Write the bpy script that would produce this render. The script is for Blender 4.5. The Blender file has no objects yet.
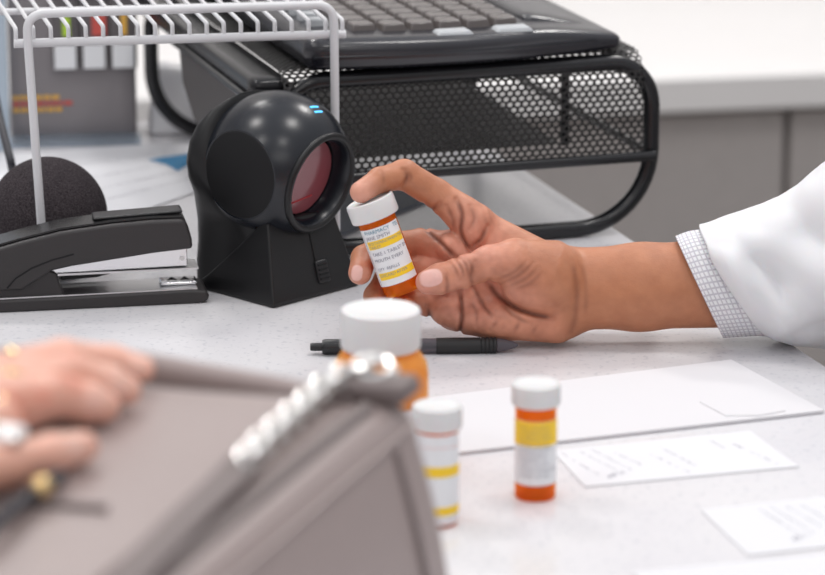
import bpy, bmesh, math, random
import numpy as np
from mathutils import Vector, Matrix, noise
random.seed(7)
R = math.radians
SC = bpy.context.scene
COL = SC.collection
# ------------------------------------------------------------------ camera
CAMH, PITCH, F = 0.60, R(15.3), 3208.0
cam_d = bpy.data.cameras.new('camera'); cam = bpy.data.objects.new('camera', cam_d); COL.objects.link(cam)
cam.location = (0, 0, CAMH); cam.rotation_euler = (math.pi/2 - PITCH, 0, 0)
cam_d.lens = 140.0; cam_d.sensor_width = 36.0; cam_d.clip_start = 0.05; cam_d.clip_end = 30
cam_d.dof.use_dof = True; cam_d.dof.focus_distance = 2.16; cam_d.dof.aperture_fstop = 6.4
SC.camera = cam
FW = Vector((0, math.cos(PITCH), -math.sin(PITCH))); UP = Vector((0, math.sin(PITCH), math.cos(PITCH))); RT = Vector((1, 0, 0))
CP = Vector((0, 0, CAMH))
def ray(px, py): return FW + RT*((px-412.5)/F) + UP*((287.5-py)/F)
def P(px, py, z=0.0):
    r = ray(px, py); return CP + r*((z-CAMH)/r.z)
def PY(px, py, y):
    r = ray(px, py); return CP + r*(y/r.y)
def PDp(px, py, d): return CP + ray(px, py)*d

# ------------------------------------------------------------------ materials
def newmat(name):
    m = bpy.data.materials.new(name); m.use_nodes = True
    nt = m.node_tree; b = nt.nodes['Principled BSDF']
    return m, nt, b
def mat(name, col, rough=0.5, metal=0.0, bump=0.0, bscale=200.0, spec=0.5, coat=0.0, vary=0.0, emis=None, sub=0.0, sheen=0.0):
    m, nt, b = newmat(name)
    b.inputs['Base Color'].default_value = (*col, 1); b.inputs['Roughness'].default_value = rough
    b.inputs['Metallic'].default_value = metal; b.inputs['Specular IOR Level'].default_value = spec
    b.inputs['Coat Weight'].default_value = coat; b.inputs['Sheen Weight'].default_value = sheen
    if sub: b.inputs['Subsurface Weight'].default_value = sub; b.inputs['Subsurface Scale'].default_value = 0.004
    if emis: b.inputs['Emission Color'].default_value = (*col, 1); b.inputs['Emission Strength'].default_value = emis
    if bump or vary:
        tc = nt.nodes.new('ShaderNodeTexCoord'); nz = nt.nodes.new('ShaderNodeTexNoise')
        nz.inputs['Scale'].default_value = bscale; nz.inputs['Detail'].default_value = 4
        nt.links.new(tc.outputs['Object'], nz.inputs['Vector'])
        if bump:
            bp = nt.nodes.new('ShaderNodeBump'); bp.inputs['Strength'].default_value = bump; bp.inputs['Distance'].default_value = 0.001
            nt.links.new(nz.outputs['Fac'], bp.inputs['Height']); nt.links.new(bp.outputs['Normal'], b.inputs['Normal'])
        if vary:
            rp = nt.nodes.new('ShaderNodeValToRGB')
            rp.color_ramp.elements[0].position = 0.3; rp.color_ramp.elements[1].position = 0.7
            rp.color_ramp.elements[0].color = (*[c*(1-vary) for c in col], 1); rp.color_ramp.elements[1].color = (*[min(1, c*(1+vary)) for c in col], 1)
            nt.links.new(nz.outputs['Fac'], rp.inputs['Fac']); nt.links.new(rp.outputs['Color'], b.inputs['Base Color'])
    return m
M = {}
M['black'] = mat('black_plastic', (0.010, 0.010, 0.012), 0.36, bump=0.05, bscale=900)
M['blackmatte'] = mat('black_matte_plastic', (0.007, 0.007, 0.008), 0.62, spec=0.3)
M['blackgloss'] = mat('black_gloss_plastic', (0.007, 0.009, 0.014), 0.27, coat=0.0)
M['scanner'] = mat('scanner_plastic', (0.008, 0.008, 0.009), 0.42, bump=0.04, bscale=1500, spec=0.4)
M['window_red'] = mat('red_glass', (0.26, 0.07, 0.085), 0.15, spec=0.8)
M['redline'] = mat('red_glow_line', (0.5, 0.02, 0.03), 0.4)
M['led'] = mat('blue_led', (0.10, 0.50, 0.9), 0.4, emis=1.2)
M['wire'] = mat('white_coated_wire', (0.66, 0.66, 0.68), 0.3)
M['foam'] = mat('black_foam', (0.050, 0.042, 0.046), 0.95, bump=1.0, bscale=900, vary=0.6, spec=0.1)
M['stapler'] = mat('stapler_black', (0.026, 0.023, 0.024), 0.48, bump=0.08, bscale=900)
M['stapler_top'] = mat('stapler_top_black', (0.015, 0.015, 0.016), 0.25)
M['chrome'] = mat('chrome_metal', (0.72, 0.72, 0.74), 0.18, metal=1.0)
M['steel'] = mat('satin_steel', (0.62, 0.62, 0.63), 0.33, metal=1.0)
M['silver'] = mat('silver_chain_metal', (0.85, 0.84, 0.82), 0.22, metal=1.0)
M['gold'] = mat('gold_metal', (0.85, 0.62, 0.30), 0.2, metal=1.0)
M['gem'] = mat('clear_gem', (0.95, 0.95, 0.95), 0.05, spec=1.0)
M['meshmetal'] = mat('black_mesh_metal', (0.010, 0.009, 0.009), 0.40)
M['tube'] = mat('black_tube_metal', (0.008, 0.008, 0.010), 0.24)
M['kb'] = mat('keyboard_black', (0.012, 0.012, 0.018), 0.26, bump=0.05, bscale=900, spec=0.8)
M['key'] = mat('keycap_black', (0.085, 0.070, 0.066), 0.30, spec=0.9)
M['keylight'] = mat('keycap_light_grey', (0.45, 0.47, 0.49), 0.35)
M['cap'] = mat('white_cap_plastic', (0.73, 0.73, 0.73), 0.40, sub=0.15)
M['label'] = mat('white_label_paper', (0.82, 0.83, 0.85), 0.45)
M['yellow'] = mat('yellow_label_band', (0.95, 0.62, 0.02), 0.45)
M['inkgrey'] = mat('grey_ink', (0.24, 0.24, 0.30), 0.6)
M['inkblue'] = mat('blue_ink', (0.10, 0.28, 0.38), 0.6)
M['inkfaint'] = mat('faint_grey_ink', (0.24, 0.24, 0.30), 0.6)
M['inkred'] = mat('red_ink', (0.75, 0.13, 0.08), 0.6)
M['pill'] = mat('pale_tablets', (0.90, 0.62, 0.25), 0.6)
M['leather'] = mat('taupe_leather', (0.34, 0.275, 0.262), 0.42, bump=0.25, bscale=260, vary=0.04)
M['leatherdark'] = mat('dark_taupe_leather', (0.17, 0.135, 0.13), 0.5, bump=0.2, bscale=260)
M['cord'] = mat('black_cord', (0.02, 0.02, 0.028), 0.5)
M['paper'] = mat('white_paper', (0.72, 0.72, 0.745), 0.75)
M['paper2'] = mat('envelope_paper', (0.685, 0.675, 0.695), 0.75)
M['backtop'] = mat('white_back_worktop', (0.76, 0.745, 0.735), 0.35, vary=0.02, bscale=3)
M['cabinet'] = mat('grey_laminate', (0.42, 0.39, 0.375), 0.55, vary=0.03, bscale=60)
M['wall'] = mat('white_wall_paint', (0.75, 0.74, 0.73), 0.8)
M['floor'] = mat('grey_floor', (0.32, 0.30, 0.29), 0.6, vary=0.05, bscale=20)
M['orgbody'] = mat('smoky_grey_plastic', (0.25, 0.23, 0.238), 0.35)
M['orgdark'] = mat('dark_smoky_plastic', (0.12, 0.11, 0.115), 0.4)
M['green'] = mat('lime_tab', (0.50, 0.75, 0.05), 0.5)
M['red'] = mat('red_tab', (0.60, 0.10, 0.08), 0.5)
M['amber'] = mat('amber_tab', (0.80, 0.45, 0.08), 0.5)
M['bluegrey'] = mat('blue_grey_board', (0.20, 0.22, 0.26), 0.6)
M['paleblue'] = mat('pale_blue_plastic', (0.42, 0.50, 0.58), 0.4)
M['bluelogo'] = mat('blue_print', (0.04, 0.22, 0.42), 0.6)
M['greyprint'] = mat('grey_print', (0.42, 0.42, 0.45), 0.7)
M['bag_white'] = mat('white_bag_paper', (0.85, 0.85, 0.87), 0.7)
M['rubber'] = mat('black_rubber', (0.015, 0.015, 0.016), 0.6)
M['sidepanel'] = mat('dark_brown_mesh', (0.055, 0.048, 0.046), 0.5)
M['smoke'] = mat('smoky_clear_plastic', (0.10, 0.09, 0.11), 0.15)
def countermat():
    m, nt, b = newmat('white_quartz'); L = nt.links.new; N = nt.nodes.new
    tc = N('ShaderNodeTexCoord')
    v = N('ShaderNodeTexVoronoi'); v.inputs['Scale'].default_value = 260; v.feature = 'F1'
    n1 = N('ShaderNodeTexNoise'); n1.inputs['Scale'].default_value = 230; n1.inputs['Detail'].default_value = 5
    n2 = N('ShaderNodeTexNoise'); n2.inputs['Scale'].default_value = 9; n2.inputs['Detail'].default_value = 6
    for x in (v, n1, n2): L(tc.outputs['Object'], x.inputs['Vector'])
    r1 = N('ShaderNodeValToRGB'); r1.color_ramp.elements[0].position = 0.33; r1.color_ramp.elements[1].position = 0.43
    r1.color_ramp.elements[0].color = (0.60, 0.60, 0.63, 1); r1.color_ramp.elements[1].color = (0.725, 0.715, 0.73, 1)
    L(n1.outputs['Fac'], r1.inputs['Fac'])
    r2 = N('ShaderNodeValToRGB'); r2.color_ramp.elements[0].position = 0.3; r2.color_ramp.elements[1].position = 0.65
    r2.color_ramp.elements[0].color = (0.92, 0.92, 0.94, 1); r2.color_ramp.elements[1].color = (1, 1, 1, 1)
    L(n2.outputs['Fac'], r2.inputs['Fac'])
    r3 = N('ShaderNodeValToRGB'); r3.color_ramp.elements[0].position = 0.0; r3.color_ramp.elements[1].position = 0.12
    r3.color_ramp.elements[0].color = (0.93, 0.92, 0.92, 1); r3.color_ramp.elements[1].color = (1, 1, 1, 1)
    L(v.outputs['Distance'], r3.inputs['Fac'])
    mx = N('ShaderNodeMixRGB'); mx.blend_type = 'MULTIPLY'; mx.inputs[0].default_value = 1
    L(r1.outputs['Color'], mx.inputs[1]); L(r2.outputs['Color'], mx.inputs[2])
    mx2 = N('ShaderNodeMixRGB'); mx2.blend_type = 'MULTIPLY'; mx2.inputs[0].default_value = 1
    L(mx.outputs[0], mx2.inputs[1]); L(r3.outputs['Color'], mx2.inputs[2])
    L(mx2.outputs[0], b.inputs['Base Color']); b.inputs['Roughness'].default_value = 0.20
    return m
M['counter'] = countermat()
def plastic_tint(name, col, tr=0.5, dif=None):
    m, nt, b = newmat(name); L = nt.links.new; N = nt.nodes.new
    out = nt.nodes['Material Output']
    t = N('ShaderNodeBsdfTransparent'); t.inputs['Color'].default_value = (*col, 1)
    b.inputs['Base Color'].default_value = (*(dif or col), 1); b.inputs['Roughness'].default_value = 0.12
    tl = N('ShaderNodeBsdfTranslucent'); tl.inputs['Color'].default_value = (*(dif or col), 1)
    m1 = N('ShaderNodeMixShader'); m1.inputs[0].default_value = 0.45; L(b.outputs[0], m1.inputs[1]); L(tl.outputs[0], m1.inputs[2])
    m2 = N('ShaderNodeMixShader'); m2.inputs[0].default_value = tr; L(m1.outputs[0], m2.inputs[1]); L(t.outputs[0], m2.inputs[2])
    L(m2.outputs[0], out.inputs['Surface'])
    return m
M['amberplastic'] = plastic_tint('amber_translucent_plastic', (1.0, 0.66, 0.22), 0.62, (0.95, 0.34, 0.03))
M['orangeplastic'] = plastic_tint('orange_translucent_plastic', (1.0, 0.82, 0.45), 0.45, (1.0, 0.58, 0.17))
M['clearpen'] = plastic_tint('clear_smoky_plastic', (0.75, 0.72, 0.76), 0.45, (0.25, 0.24, 0.27))
M['clearacrylic'] = plastic_tint('clear_acrylic', (0.86, 0.90, 0.94), 0.7, (0.6, 0.65, 0.7))
def skinmat(name, rough=0.48):
    m, nt, b = newmat(name); L = nt.links.new; N = nt.nodes.new
    a = N('ShaderNodeVertexColor'); a.layer_name = 'Col'
    tc = N('ShaderNodeTexCoord'); nz = N('ShaderNodeTexNoise'); nz.inputs['Scale'].default_value = 90; nz.inputs['Detail'].default_value = 5
    L(tc.outputs['Object'], nz.inputs['Vector'])
    rp = N('ShaderNodeValToRGB'); rp.color_ramp.elements[0].position = 0.3; rp.color_ramp.elements[1].position = 0.7
    rp.color_ramp.elements[0].color = (0.90, 0.86, 0.84, 1); rp.color_ramp.elements[1].color = (1.0, 1.0, 1.0, 1)
    L(nz.outputs['Fac'], rp.inputs['Fac'])
    mx = N('ShaderNodeMixRGB'); mx.blend_type = 'MULTIPLY'; mx.inputs[0].default_value = 1
    L(a.outputs['Color'], mx.inputs[1]); L(rp.outputs['Color'], mx.inputs[2]); L(mx.outputs[0], b.inputs['Base Color'])
    v = N('ShaderNodeTexVoronoi'); v.inputs['Scale'].default_value = 900; L(tc.outputs['Object'], v.inputs['Vector'])
    bp = N('ShaderNodeBump'); bp.inputs['Strength'].default_value = 0.12; bp.inputs['Distance'].default_value = 0.001
    L(v.outputs['Distance'], bp.inputs['Height'])
    nz2 = N('ShaderNodeTexNoise'); nz2.inputs['Scale'].default_value = 220; nz2.inputs['Detail'].default_value = 3
    L(tc.outputs['Object'], nz2.inputs['Vector'])
    bp2 = N('ShaderNodeBump'); bp2.inputs['Strength'].default_value = 0.25; bp2.inputs['Distance'].default_value = 0.0012
    L(nz2.outputs['Fac'], bp2.inputs['Height']); L(bp.outputs['Normal'], bp2.inputs['Normal']); L(bp2.outputs['Normal'], b.inputs['Normal'])
    b.inputs['Roughness'].default_value = rough
    b.inputs['Subsurface Weight'].default_value = 0.12; b.inputs['Subsurface Scale'].default_value = 0.003
    b.inputs['Subsurface Radius'].default_value = (1, 0.35, 0.2)
    return m
M['skin'] = skinmat('brown_skin'); M['skinfair'] = skinmat('fair_skin', 0.4)
def clothmat(name, col, check=None, scale=1.0):
    m, nt, b = newmat(name); L = nt.links.new; N = nt.nodes.new
    b.inputs['Base Color'].default_value = (*col, 1); b.inputs['Roughness'].default_value = 0.85; b.inputs['Sheen Weight'].default_value = 0.1
    b.inputs['Subsurface Weight'].default_value = 0.1; b.inputs['Subsurface Scale'].default_value = 0.004
    if check:
        uv = N('ShaderNodeUVMap'); sp = N('ShaderNodeSeparateXYZ'); L(uv.outputs[0], sp.inputs[0])
        fs = []
        for k, o in enumerate((sp.outputs[0], sp.outputs[1])):
            mu = N('ShaderNodeMath'); mu.operation = 'MULTIPLY'; mu.inputs[1].default_value = (58, 13)[k]; L(o, mu.inputs[0])
            fr = N('ShaderNodeMath'); fr.operation = 'FRACT'; L(mu.outputs[0], fr.inputs[0])
            lt = N('ShaderNodeMath'); lt.operation = 'LESS_THAN'; lt.inputs[1].default_value = 0.30; L(fr.outputs[0], lt.inputs[0]); fs.append(lt)
        mxm = N('ShaderNodeMath'); mxm.operation = 'MAXIMUM'; L(fs[0].outputs[0], mxm.inputs[0]); L(fs[1].outputs[0], mxm.inputs[1])
        mx = N('ShaderNodeMixRGB'); mx.inputs[1].default_value = (*col, 1); mx.inputs[2].default_value = (*check, 1)
        L(mxm.outputs[0], mx.inputs[0]); L(mx.outputs[0], b.inputs['Base Color'])
    return m
M['coat'] = clothmat('white_coat_cloth', (0.76, 0.76, 0.78))
M['shirt'] = clothmat('checked_shirt_cloth', (0.82, 0.82, 0.84), (0.55, 0.53, 0.58))

# ------------------------------------------------------------------ object helpers
WM = {}
def tag(o, label=None, cat=None, group=None, kind=None):
    if label: o['label'] = label
    if cat: o['category'] = cat
    if group: o['group'] = group
    if kind: o['kind'] = kind
    return o
def empty(name, loc, rz=0.0, label=None, cat=None, group=None, mtx=None):
    o = bpy.data.objects.new(name, None); COL.objects.link(o); o.empty_display_size = 0.02
    m = mtx if mtx is not None else Matrix.Translation(Vector(loc)) @ Matrix.Rotation(rz, 4, 'Z')
    o.matrix_world = m; WM[o.name] = m.copy()
    return tag(o, label, cat, group)
def link(name, me, m, parent=None, local=True, bevel=None, solid=None, autos=None):
    if m is not None:
        for x in (m if isinstance(m, (list, tuple)) else [m]): me.materials.append(x)
    o = bpy.data.objects.new(name, me); COL.objects.link(o)
    W = Matrix.Identity(4)
    if parent is not None:
        W = WM.get(parent.name, Matrix.Identity(4)); o.parent = parent
        if not local: me.transform(W.inverted())
    WM[o.name] = W
    if solid:
        s = o.modifiers.new('solid', 'SOLIDIFY'); s.thickness = solid; s.offset = 0
    if bevel:
        b = o.modifiers.new('bevel', 'BEVEL'); b.width = bevel; b.segments = 3; b.limit_method = 'ANGLE'; b.angle_limit = R(35)
    return o
def smooth(me, ang=40):
    me.polygons.foreach_set('use_smooth', [True]*len(me.polygons))
    if ang < 180: me.set_sharp_from_angle(angle=R(ang))
def mkmesh(name, vs, fs, ang=40, fix=True):
    me = bpy.data.meshes.new(name); me.from_pydata([tuple(v) for v in vs], [], fs)
    if fix:
        bm = bmesh.new(); bm.from_mesh(me); bmesh.ops.recalc_face_normals(bm, faces=bm.faces); bm.to_mesh(me); bm.free()
    smooth(me, ang); return me
def merge(*parts):
    V, Fc = [], []
    for vs, fs in parts:
        n = len(V); V += [Vector(v) for v in vs]; Fc += [tuple(i+n for i in f) for f in fs]
    return V, Fc
def g_loft(rings, cap=True, closed=False):
    n = len(rings[0]); V = [v for r in rings for v in r]; Fc = []
    m = len(rings)
    for i in range(m if closed else m-1):
        a, b = i*n, ((i+1) % m)*n
        for j in range(n):
            k = (j+1) % n; Fc.append((a+j, a+k, b+k, b+j))
    if cap and not closed:
        Fc.append(tuple(range(n))[::-1]); Fc.append(tuple((m-1)*n+j for j in range(n)))
    return V, Fc
def g_tube(path, r, n=10, closed=False, cap=True, squash=None):
    path = [Vector(p) for p in path]; m = len(path); rings = []; prev = None
    for i, p in enumerate(path):
        a = path[(i-1) % m] if (closed or i > 0) else p
        b = path[(i+1) % m] if (closed or i < m-1) else p
        t = (b-a).normalized()
        if prev is None:
            ref = Vector((0, 0, 1)) if abs(t.z) < 0.9 else Vector((1, 0, 0))
            u = t.cross(ref).normalized()
        else:
            u = (prev - t*prev.dot(t)).normalized()
        prev = u; w = t.cross(u)
        rr = r[i] if isinstance(r, (list, tuple)) else r
        rings.append([p + u*math.cos(2*math.pi*j/n)*rr + w*math.sin(2*math.pi*j/n)*rr*(squash or 1) for j in range(n)])
    return g_loft(rings, cap, closed)
def arcpath(pts, rad, seg=6, closed=False):
    """polyline with rounded corners"""
    pts = [Vector(p) for p in pts]; out = []; m = len(pts)
    for i, p in enumerate(pts):
        if not closed and i in (0, m-1): out.append(p); continue
        a, b = pts[(i-1) % m], pts[(i+1) % m]
        r = min(rad, (a-p).length*0.49, (b-p).length*0.49)
        s, e = p+(a-p).normalized()*r, p+(b-p).normalized()*r
        for k in range(seg+1):
            t = k/seg; out.append(s*(1-t)**2 + p*2*t*(1-t) + e*t*t)
    return out
def g_lathe(prof, n=48, mtx=None):
    V, Fc = [], []
    for r, z in prof:
        for j in range(n):
            a = 2*math.pi*j/n; V.append(Vector((r*math.cos(a), r*math.sin(a), z)))
    for i in range(len(prof)-1):
        for j in range(n):
            k = (j+1) % n; Fc.append((i*n+j, i*n+k, (i+1)*n+k, (i+1)*n+j))
    if prof[0][0] > 1e-6: Fc.append(tuple(range(n))[::-1])
    if prof[-1][0] > 1e-6: Fc.append(tuple((len(prof)-1)*n+j for j in range(n)))
    if mtx is not None: V = [mtx @ v for v in V]
    return V, Fc
def g_box(lo, hi, mtx=None):
    x0, y0, z0 = lo; x1, y1, z1 = hi
    V = [Vector(v) for v in ((x0,y0,z0),(x1,y0,z0),(x1,y1,z0),(x0,y1,z0),(x0,y0,z1),(x1,y0,z1),(x1,y1,z1),(x0,y1,z1))]
    if mtx is not None: V = [mtx @ v for v in V]
    return V, [(0,3,2,1),(4,5,6,7),(0,1,5,4),(1,2,6,5),(2,3,7,6),(3,0,4,7)]
def g_prism(poly, axis_vec):
    a = Vector(axis_vec); lo = [Vector(p) for p in poly]; hi = [p+a for p in lo]; return g_loft([lo, hi])
def g_rbox(lo, hi, r, cuts=10, fn=None):
    """box with round edges, dense"""
    lo, hi = Vector(lo), Vector(hi); bm = bmesh.new(); bmesh.ops.create_cube(bm, size=2)
    bmesh.ops.subdivide_edges(bm, edges=bm.edges, cuts=cuts, use_grid_fill=True)
    c, h = (lo+hi)/2, (hi-lo)/2; r = min(r, *h); V = []
    for v in bm.verts:
        q = Vector([math.copysign(abs(math.sin(x*math.pi/2))**1.0, x) for x in v.co])
        p = Vector([q[i]*h[i] for i in range(3)])
        k = Vector([max(-h[i]+r, min(h[i]-r, p[i])) for i in range(3)]); d = p-k
        if d.length > 1e-9: p = k + d.normalized()*r
        p = c+p
        V.append(fn(p) if fn else p)
    Fc = [tuple(v.index for v in f.verts) for f in bm.faces]; bm.free(); return V, Fc
def add(name, geo, m, parent=None, local=True, ang=40, fix=True, **kw):
    return link(name, mkmesh(name, geo[0], geo[1], ang, fix), m, parent, local, **kw)
def boolean(a, b, op='DIFFERENCE'):
    oa = bpy.data.objects.new('tmpa', a); ob = bpy.data.objects.new('tmpb', b); COL.objects.link(oa); COL.objects.link(ob)
    md = oa.modifiers.new('b', 'BOOLEAN'); md.operation = op; md.object = ob; md.solver = 'EXACT'
    dg = bpy.context.evaluated_depsgraph_get(); dg.update()
    me = bpy.data.meshes.new_from_object(oa.evaluated_get(dg)); bpy.data.objects.remove(oa); bpy.data.objects.remove(ob); return me
def g_text(s, size, bold=0.0):
    c = bpy.data.curves.new('t', 'FONT'); c.body = s; c.size = size; c.align_x = 'LEFT'; c.resolution_u = 2; c.offset = bold
    o = bpy.data.objects.new('t', c); COL.objects.link(o)
    dg = bpy.context.evaluated_depsgraph_get(); dg.update()
    me = bpy.data.meshes.new_from_object(o.evaluated_get(dg)); V = [v.co.copy() for v in me.vertices]; Fc = [tuple(p.vertices) for p in me.polygons]
    bpy.data.objects.remove(o); bpy.data.meshes.remove(me); return V, Fc
def dup(o, parent=None):
    c = o.copy(); COL.objects.link(c)
    if parent is not None: c.parent = parent
    for ch in list(o.children): dup(ch, c)
    return c

# ------------------------------------------------------------------ SDF modelling (numpy)
class Field:
    def __init__(s, lo, hi, h):
        s.lo = np.array(lo, float); s.h = h; s.n = [int((hi[i]-lo[i])/h)+1 for i in range(3)]
        s.ax = [(s.lo[i]+np.arange(s.n[i])*h).astype(np.float32) for i in range(3)]
    def new(s): return np.full(s.n, 50.0, np.float32)
    def sub(s, lo, hi):
        sl = []
        for i in range(3):
            a = max(0, int((lo[i]-s.lo[i])/s.h)); b = min(s.n[i], int((hi[i]-s.lo[i])/s.h)+2); sl.append(slice(a, max(a, b)))
        return tuple(sl)
    def cone(s, g, a, b, ra, rb, k=2.0, sq=(1, 1, 1)):
        a = np.array(a, float); b = np.array(b, float); m = max(ra/min(sq), rb/min(sq))*1.0+k+3
        sl = s.sub(np.minimum(a, b)-m, np.maximum(a, b)+m)
        X, Y, Z = np.meshgrid(*(s.ax[i][sl[i]] for i in range(3)), indexing='ij', sparse=True)
        ab = (b-a); L2 = max(1e-6, float(ab@ab))
        t = np.clip(((X-a[0])*ab[0]+(Y-a[1])*ab[1]+(Z-a[2])*ab[2])/L2, 0, 1)
        d = np.sqrt(((X-a[0]-t*ab[0])*sq[0])**2+((Y-a[1]-t*ab[1])*sq[1])**2+((Z-a[2]-t*ab[2])*sq[2])**2)-(ra+t*(rb-ra))
        s.smin(g, sl, d, k)
    def smin(s, g, sl, d, k):
        c = g[sl]
        if k > 0:
            hh = np.maximum(k-np.abs(c-d), 0)/k; g[sl] = np.minimum(c, d)-hh*hh*k*0.25
        else: g[sl] = np.minimum(c, d)
    def chain(s, pts, rs, k=2.0, sq=(1, 1, 1)):
        g = s.new()
        for i in range(len(pts)-1): s.cone(g, pts[i], pts[i+1], rs[i], rs[i+1], k, sq)
        return g
    def blend(s, a, b, k):
        hh = np.maximum(k-np.abs(a-b), 0)/k; return np.minimum(a, b)-hh*hh*k*0.25
    def crease(s, g, pts, depth, w, z0=-1e9, z1=1e9):
        pts = [np.array(p, float) for p in pts]
        P2 = np.array([p[:2] for p in pts]); m = 3*w
        sl = s.sub((P2[:, 0].min()-m, P2[:, 1].min()-m, z0), (P2[:, 0].max()+m, P2[:, 1].max()+m, z1))
        X, Y = np.meshgrid(s.ax[0][sl[0]], s.ax[1][sl[1]], indexing='ij'); dm = np.full(X.shape, 1e9)
        for a, b in zip(P2[:-1], P2[1:]):
            ab = b-a; t = np.clip(((X-a[0])*ab[0]+(Y-a[1])*ab[1])/(ab@ab), 0, 1)
            dm = np.minimum(dm, np.hypot(X-a[0]-t*ab[0], Y-a[1]-t*ab[1]))
        g[sl] += (depth*np.exp(-(dm/w)**2)).astype(np.float32)[:, :, None]
    def mesh(s, g):
        ins = g < 0; n = g.shape
        corners = [(i, j, k) for i in (0, 1) for j in (0, 1) for k in (0, 1)]
        def cs(c): return tuple(slice(c[i], n[i]-1+c[i]) for i in range(3))
        cnt = sum(ins[cs(c)].astype(np.int8) for c in corners); act = (cnt > 0) & (cnt < 8)
        idx = np.full(act.shape, -1, np.int64); cells = np.argwhere(act); idx[act] = np.arange(len(cells))
        acc = np.zeros((len(cells), 3)); num = np.zeros(len(cells))
        for c in corners:
            for ax in range(3):
                if c[ax]: continue
                d = list(c); d[ax] = 1
                va = g[cells[:, 0]+c[0], cells[:, 1]+c[1], cells[:, 2]+c[2]].astype(float); vb = g[cells[:, 0]+d[0], cells[:, 1]+d[1], cells[:, 2]+d[2]].astype(float)
                cr = (va < 0) != (vb < 0); t = np.where(cr, va/np.where(cr, va-vb, 1), 0)
                p = np.tile(np.array(c, float), (len(cells), 1)); p[:, ax] += t
                acc[cr] += p[cr]; num[cr] += 1
        V = s.lo + (cells + acc/num[:, None])*s.h; Fc = []
        for ax in range(3):
            a = [slice(None)]*3; b = [slice(None)]*3; a[ax] = slice(0, n[ax]-1); b[ax] = slice(1, n[ax])
            A, B = ins[tuple(a)], ins[tuple(b)]; E = np.argwhere(A != B)
            u, w = [(1, 2), (2, 0), (0, 1)][ax]
            ok = (E[:, u] > 0) & (E[:, w] > 0) & (E[:, u] < n[u]-1) & (E[:, w] < n[w]-1); E = E[ok]
            fl = A[E[:, 0], E[:, 1], E[:, 2]]
            def id4(du, dw):
                q = E.copy(); q[:, u] += du; q[:, w] += dw; return idx[q[:, 0], q[:, 1], q[:, 2]]
            q = np.stack([id4(-1, -1), id4(0, -1), id4(0, 0), id4(-1, 0)], 1)
            q[~fl] = q[~fl][:, ::-1]; Fc.append(q)
        return V, np.concatenate(Fc)

def segdist(V, a, b):
    a = np.array(a, float); b = np.array(b, float); ab = b-a
    t = np.clip(((V-a)@ab)/max(1e-9, ab@ab), 0, 1); return np.linalg.norm(V-a-t[:, None]*ab, axis=1), t

# ------------------------------------------------------------------ setting
PHI = R(17.6)
eR = Vector((math.cos(PHI), math.sin(PHI), 0)); eB = Vector((-math.sin(PHI), math.cos(PHI), 0))
# service counter: right edge passes under the sleeve, rear edge behind the tray
c0 = P(805, 352.5)                       # on the right edge
rear = 0.83; near = -1.25; left = -1.75
ct = empty('service_counter', (c0 + eR*left*0.5).to_tuple()[:2] + (-1.0,), 0, 'white speckled stone counter that everything in front stands on', 'counter')
def cpt(u, v, z): return Vector((c0.x, c0.y, 0)) + eR*u + eB*v + Vector((0, 0, z))
def quadprism(u0, u1, v0, v1, z0, z1): return g_loft([[cpt(u0, v0, z0), cpt(u1, v0, z0), cpt(u1, v1, z0), cpt(u0, v1, z0)], [cpt(u0, v0, z1), cpt(u1, v0, z1), cpt(u1, v1, z1), cpt(u0, v1, z1)]])
add('worktop', quadprism(left, 0, near, rear, -0.035, 0), M['counter'], ct, False, bevel=0.0015)
add('base_panel', quadprism(left+0.05, -0.06, near+0.06, rear-0.05, -1.0, -0.0351), M['cabinet'], ct, False)
def struct(name, geo, m):
    o = add(name, geo, m); o['kind'] = 'structure'; return o
struct('floor', g_box((-5, -2, -1.06), (6, 6, -1.0)), M['floor'])
# back run
PB = R(10.5); bR = Vector((math.cos(PB), math.sin(PB), 0)); bB = Vector((-math.sin(PB), math.cos(PB), 0))
b0 = P(700, 113, -0.145)
def bpt(u, v, z): return Vector((b0.x, b0.y, 0)) + bR*u + bB*v + Vector((0, 0, z))
def bprism(u0, u1, v0, v1, z0, z1): return g_loft([[bpt(u0, v0, z0), bpt(u1, v0, z0), bpt(u1, v1, z0), bpt(u0, v1, z0)], [bpt(u0, v0, z1), bpt(u1, v0, z1), bpt(u1, v1, z1), bpt(u0, v1, z1)]])
o = add('back_worktop', bprism(-2.6, 1.6, 0, 0.64, -0.1448, -0.1045), M['backtop'], bevel=0.004); tag(o, 'long pale worktop along the rear, blurred, above grey cabinets', 'worktop')
gap = 0.108
labs = ['grey base cabinet at right edge of the photo, right of the vertical joint', 'grey base cabinet just left of the vertical joint, right of the mesh stand', 'grey base cabinet behind the black mesh stand', 'grey base cabinet at the far left behind the wire rack', 'grey base cabinet second from left behind the organizer']
for i, (ua, ub) in enumerate(((gap, gap+0.60), (gap-0.60, gap), (gap-1.2, gap-0.6), (gap-2.4, gap-1.8), (gap-1.8, gap-1.2))):
    e = empty('base_cabinet', bpt((ua+ub)/2, 0.3, -1.0), PB, labs[i], 'cabinet', 'grey cabinets under the back worktop')
    add('carcass', bprism(ua+0.001, ub-0.001, 0.045, 0.60, -1.0, -0.1455), M['cabinet'], e, False)
    add('door', bprism(ua+0.004, ub-0.004, 0.024, 0.0445, -0.90, -0.152), M['cabinet'], e, False, bevel=0.002)
w = bprism(-2.9, 2.4, 0.66, 0.76, -1.0, 1.6); struct('wall_back', w, M['wall'])

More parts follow.
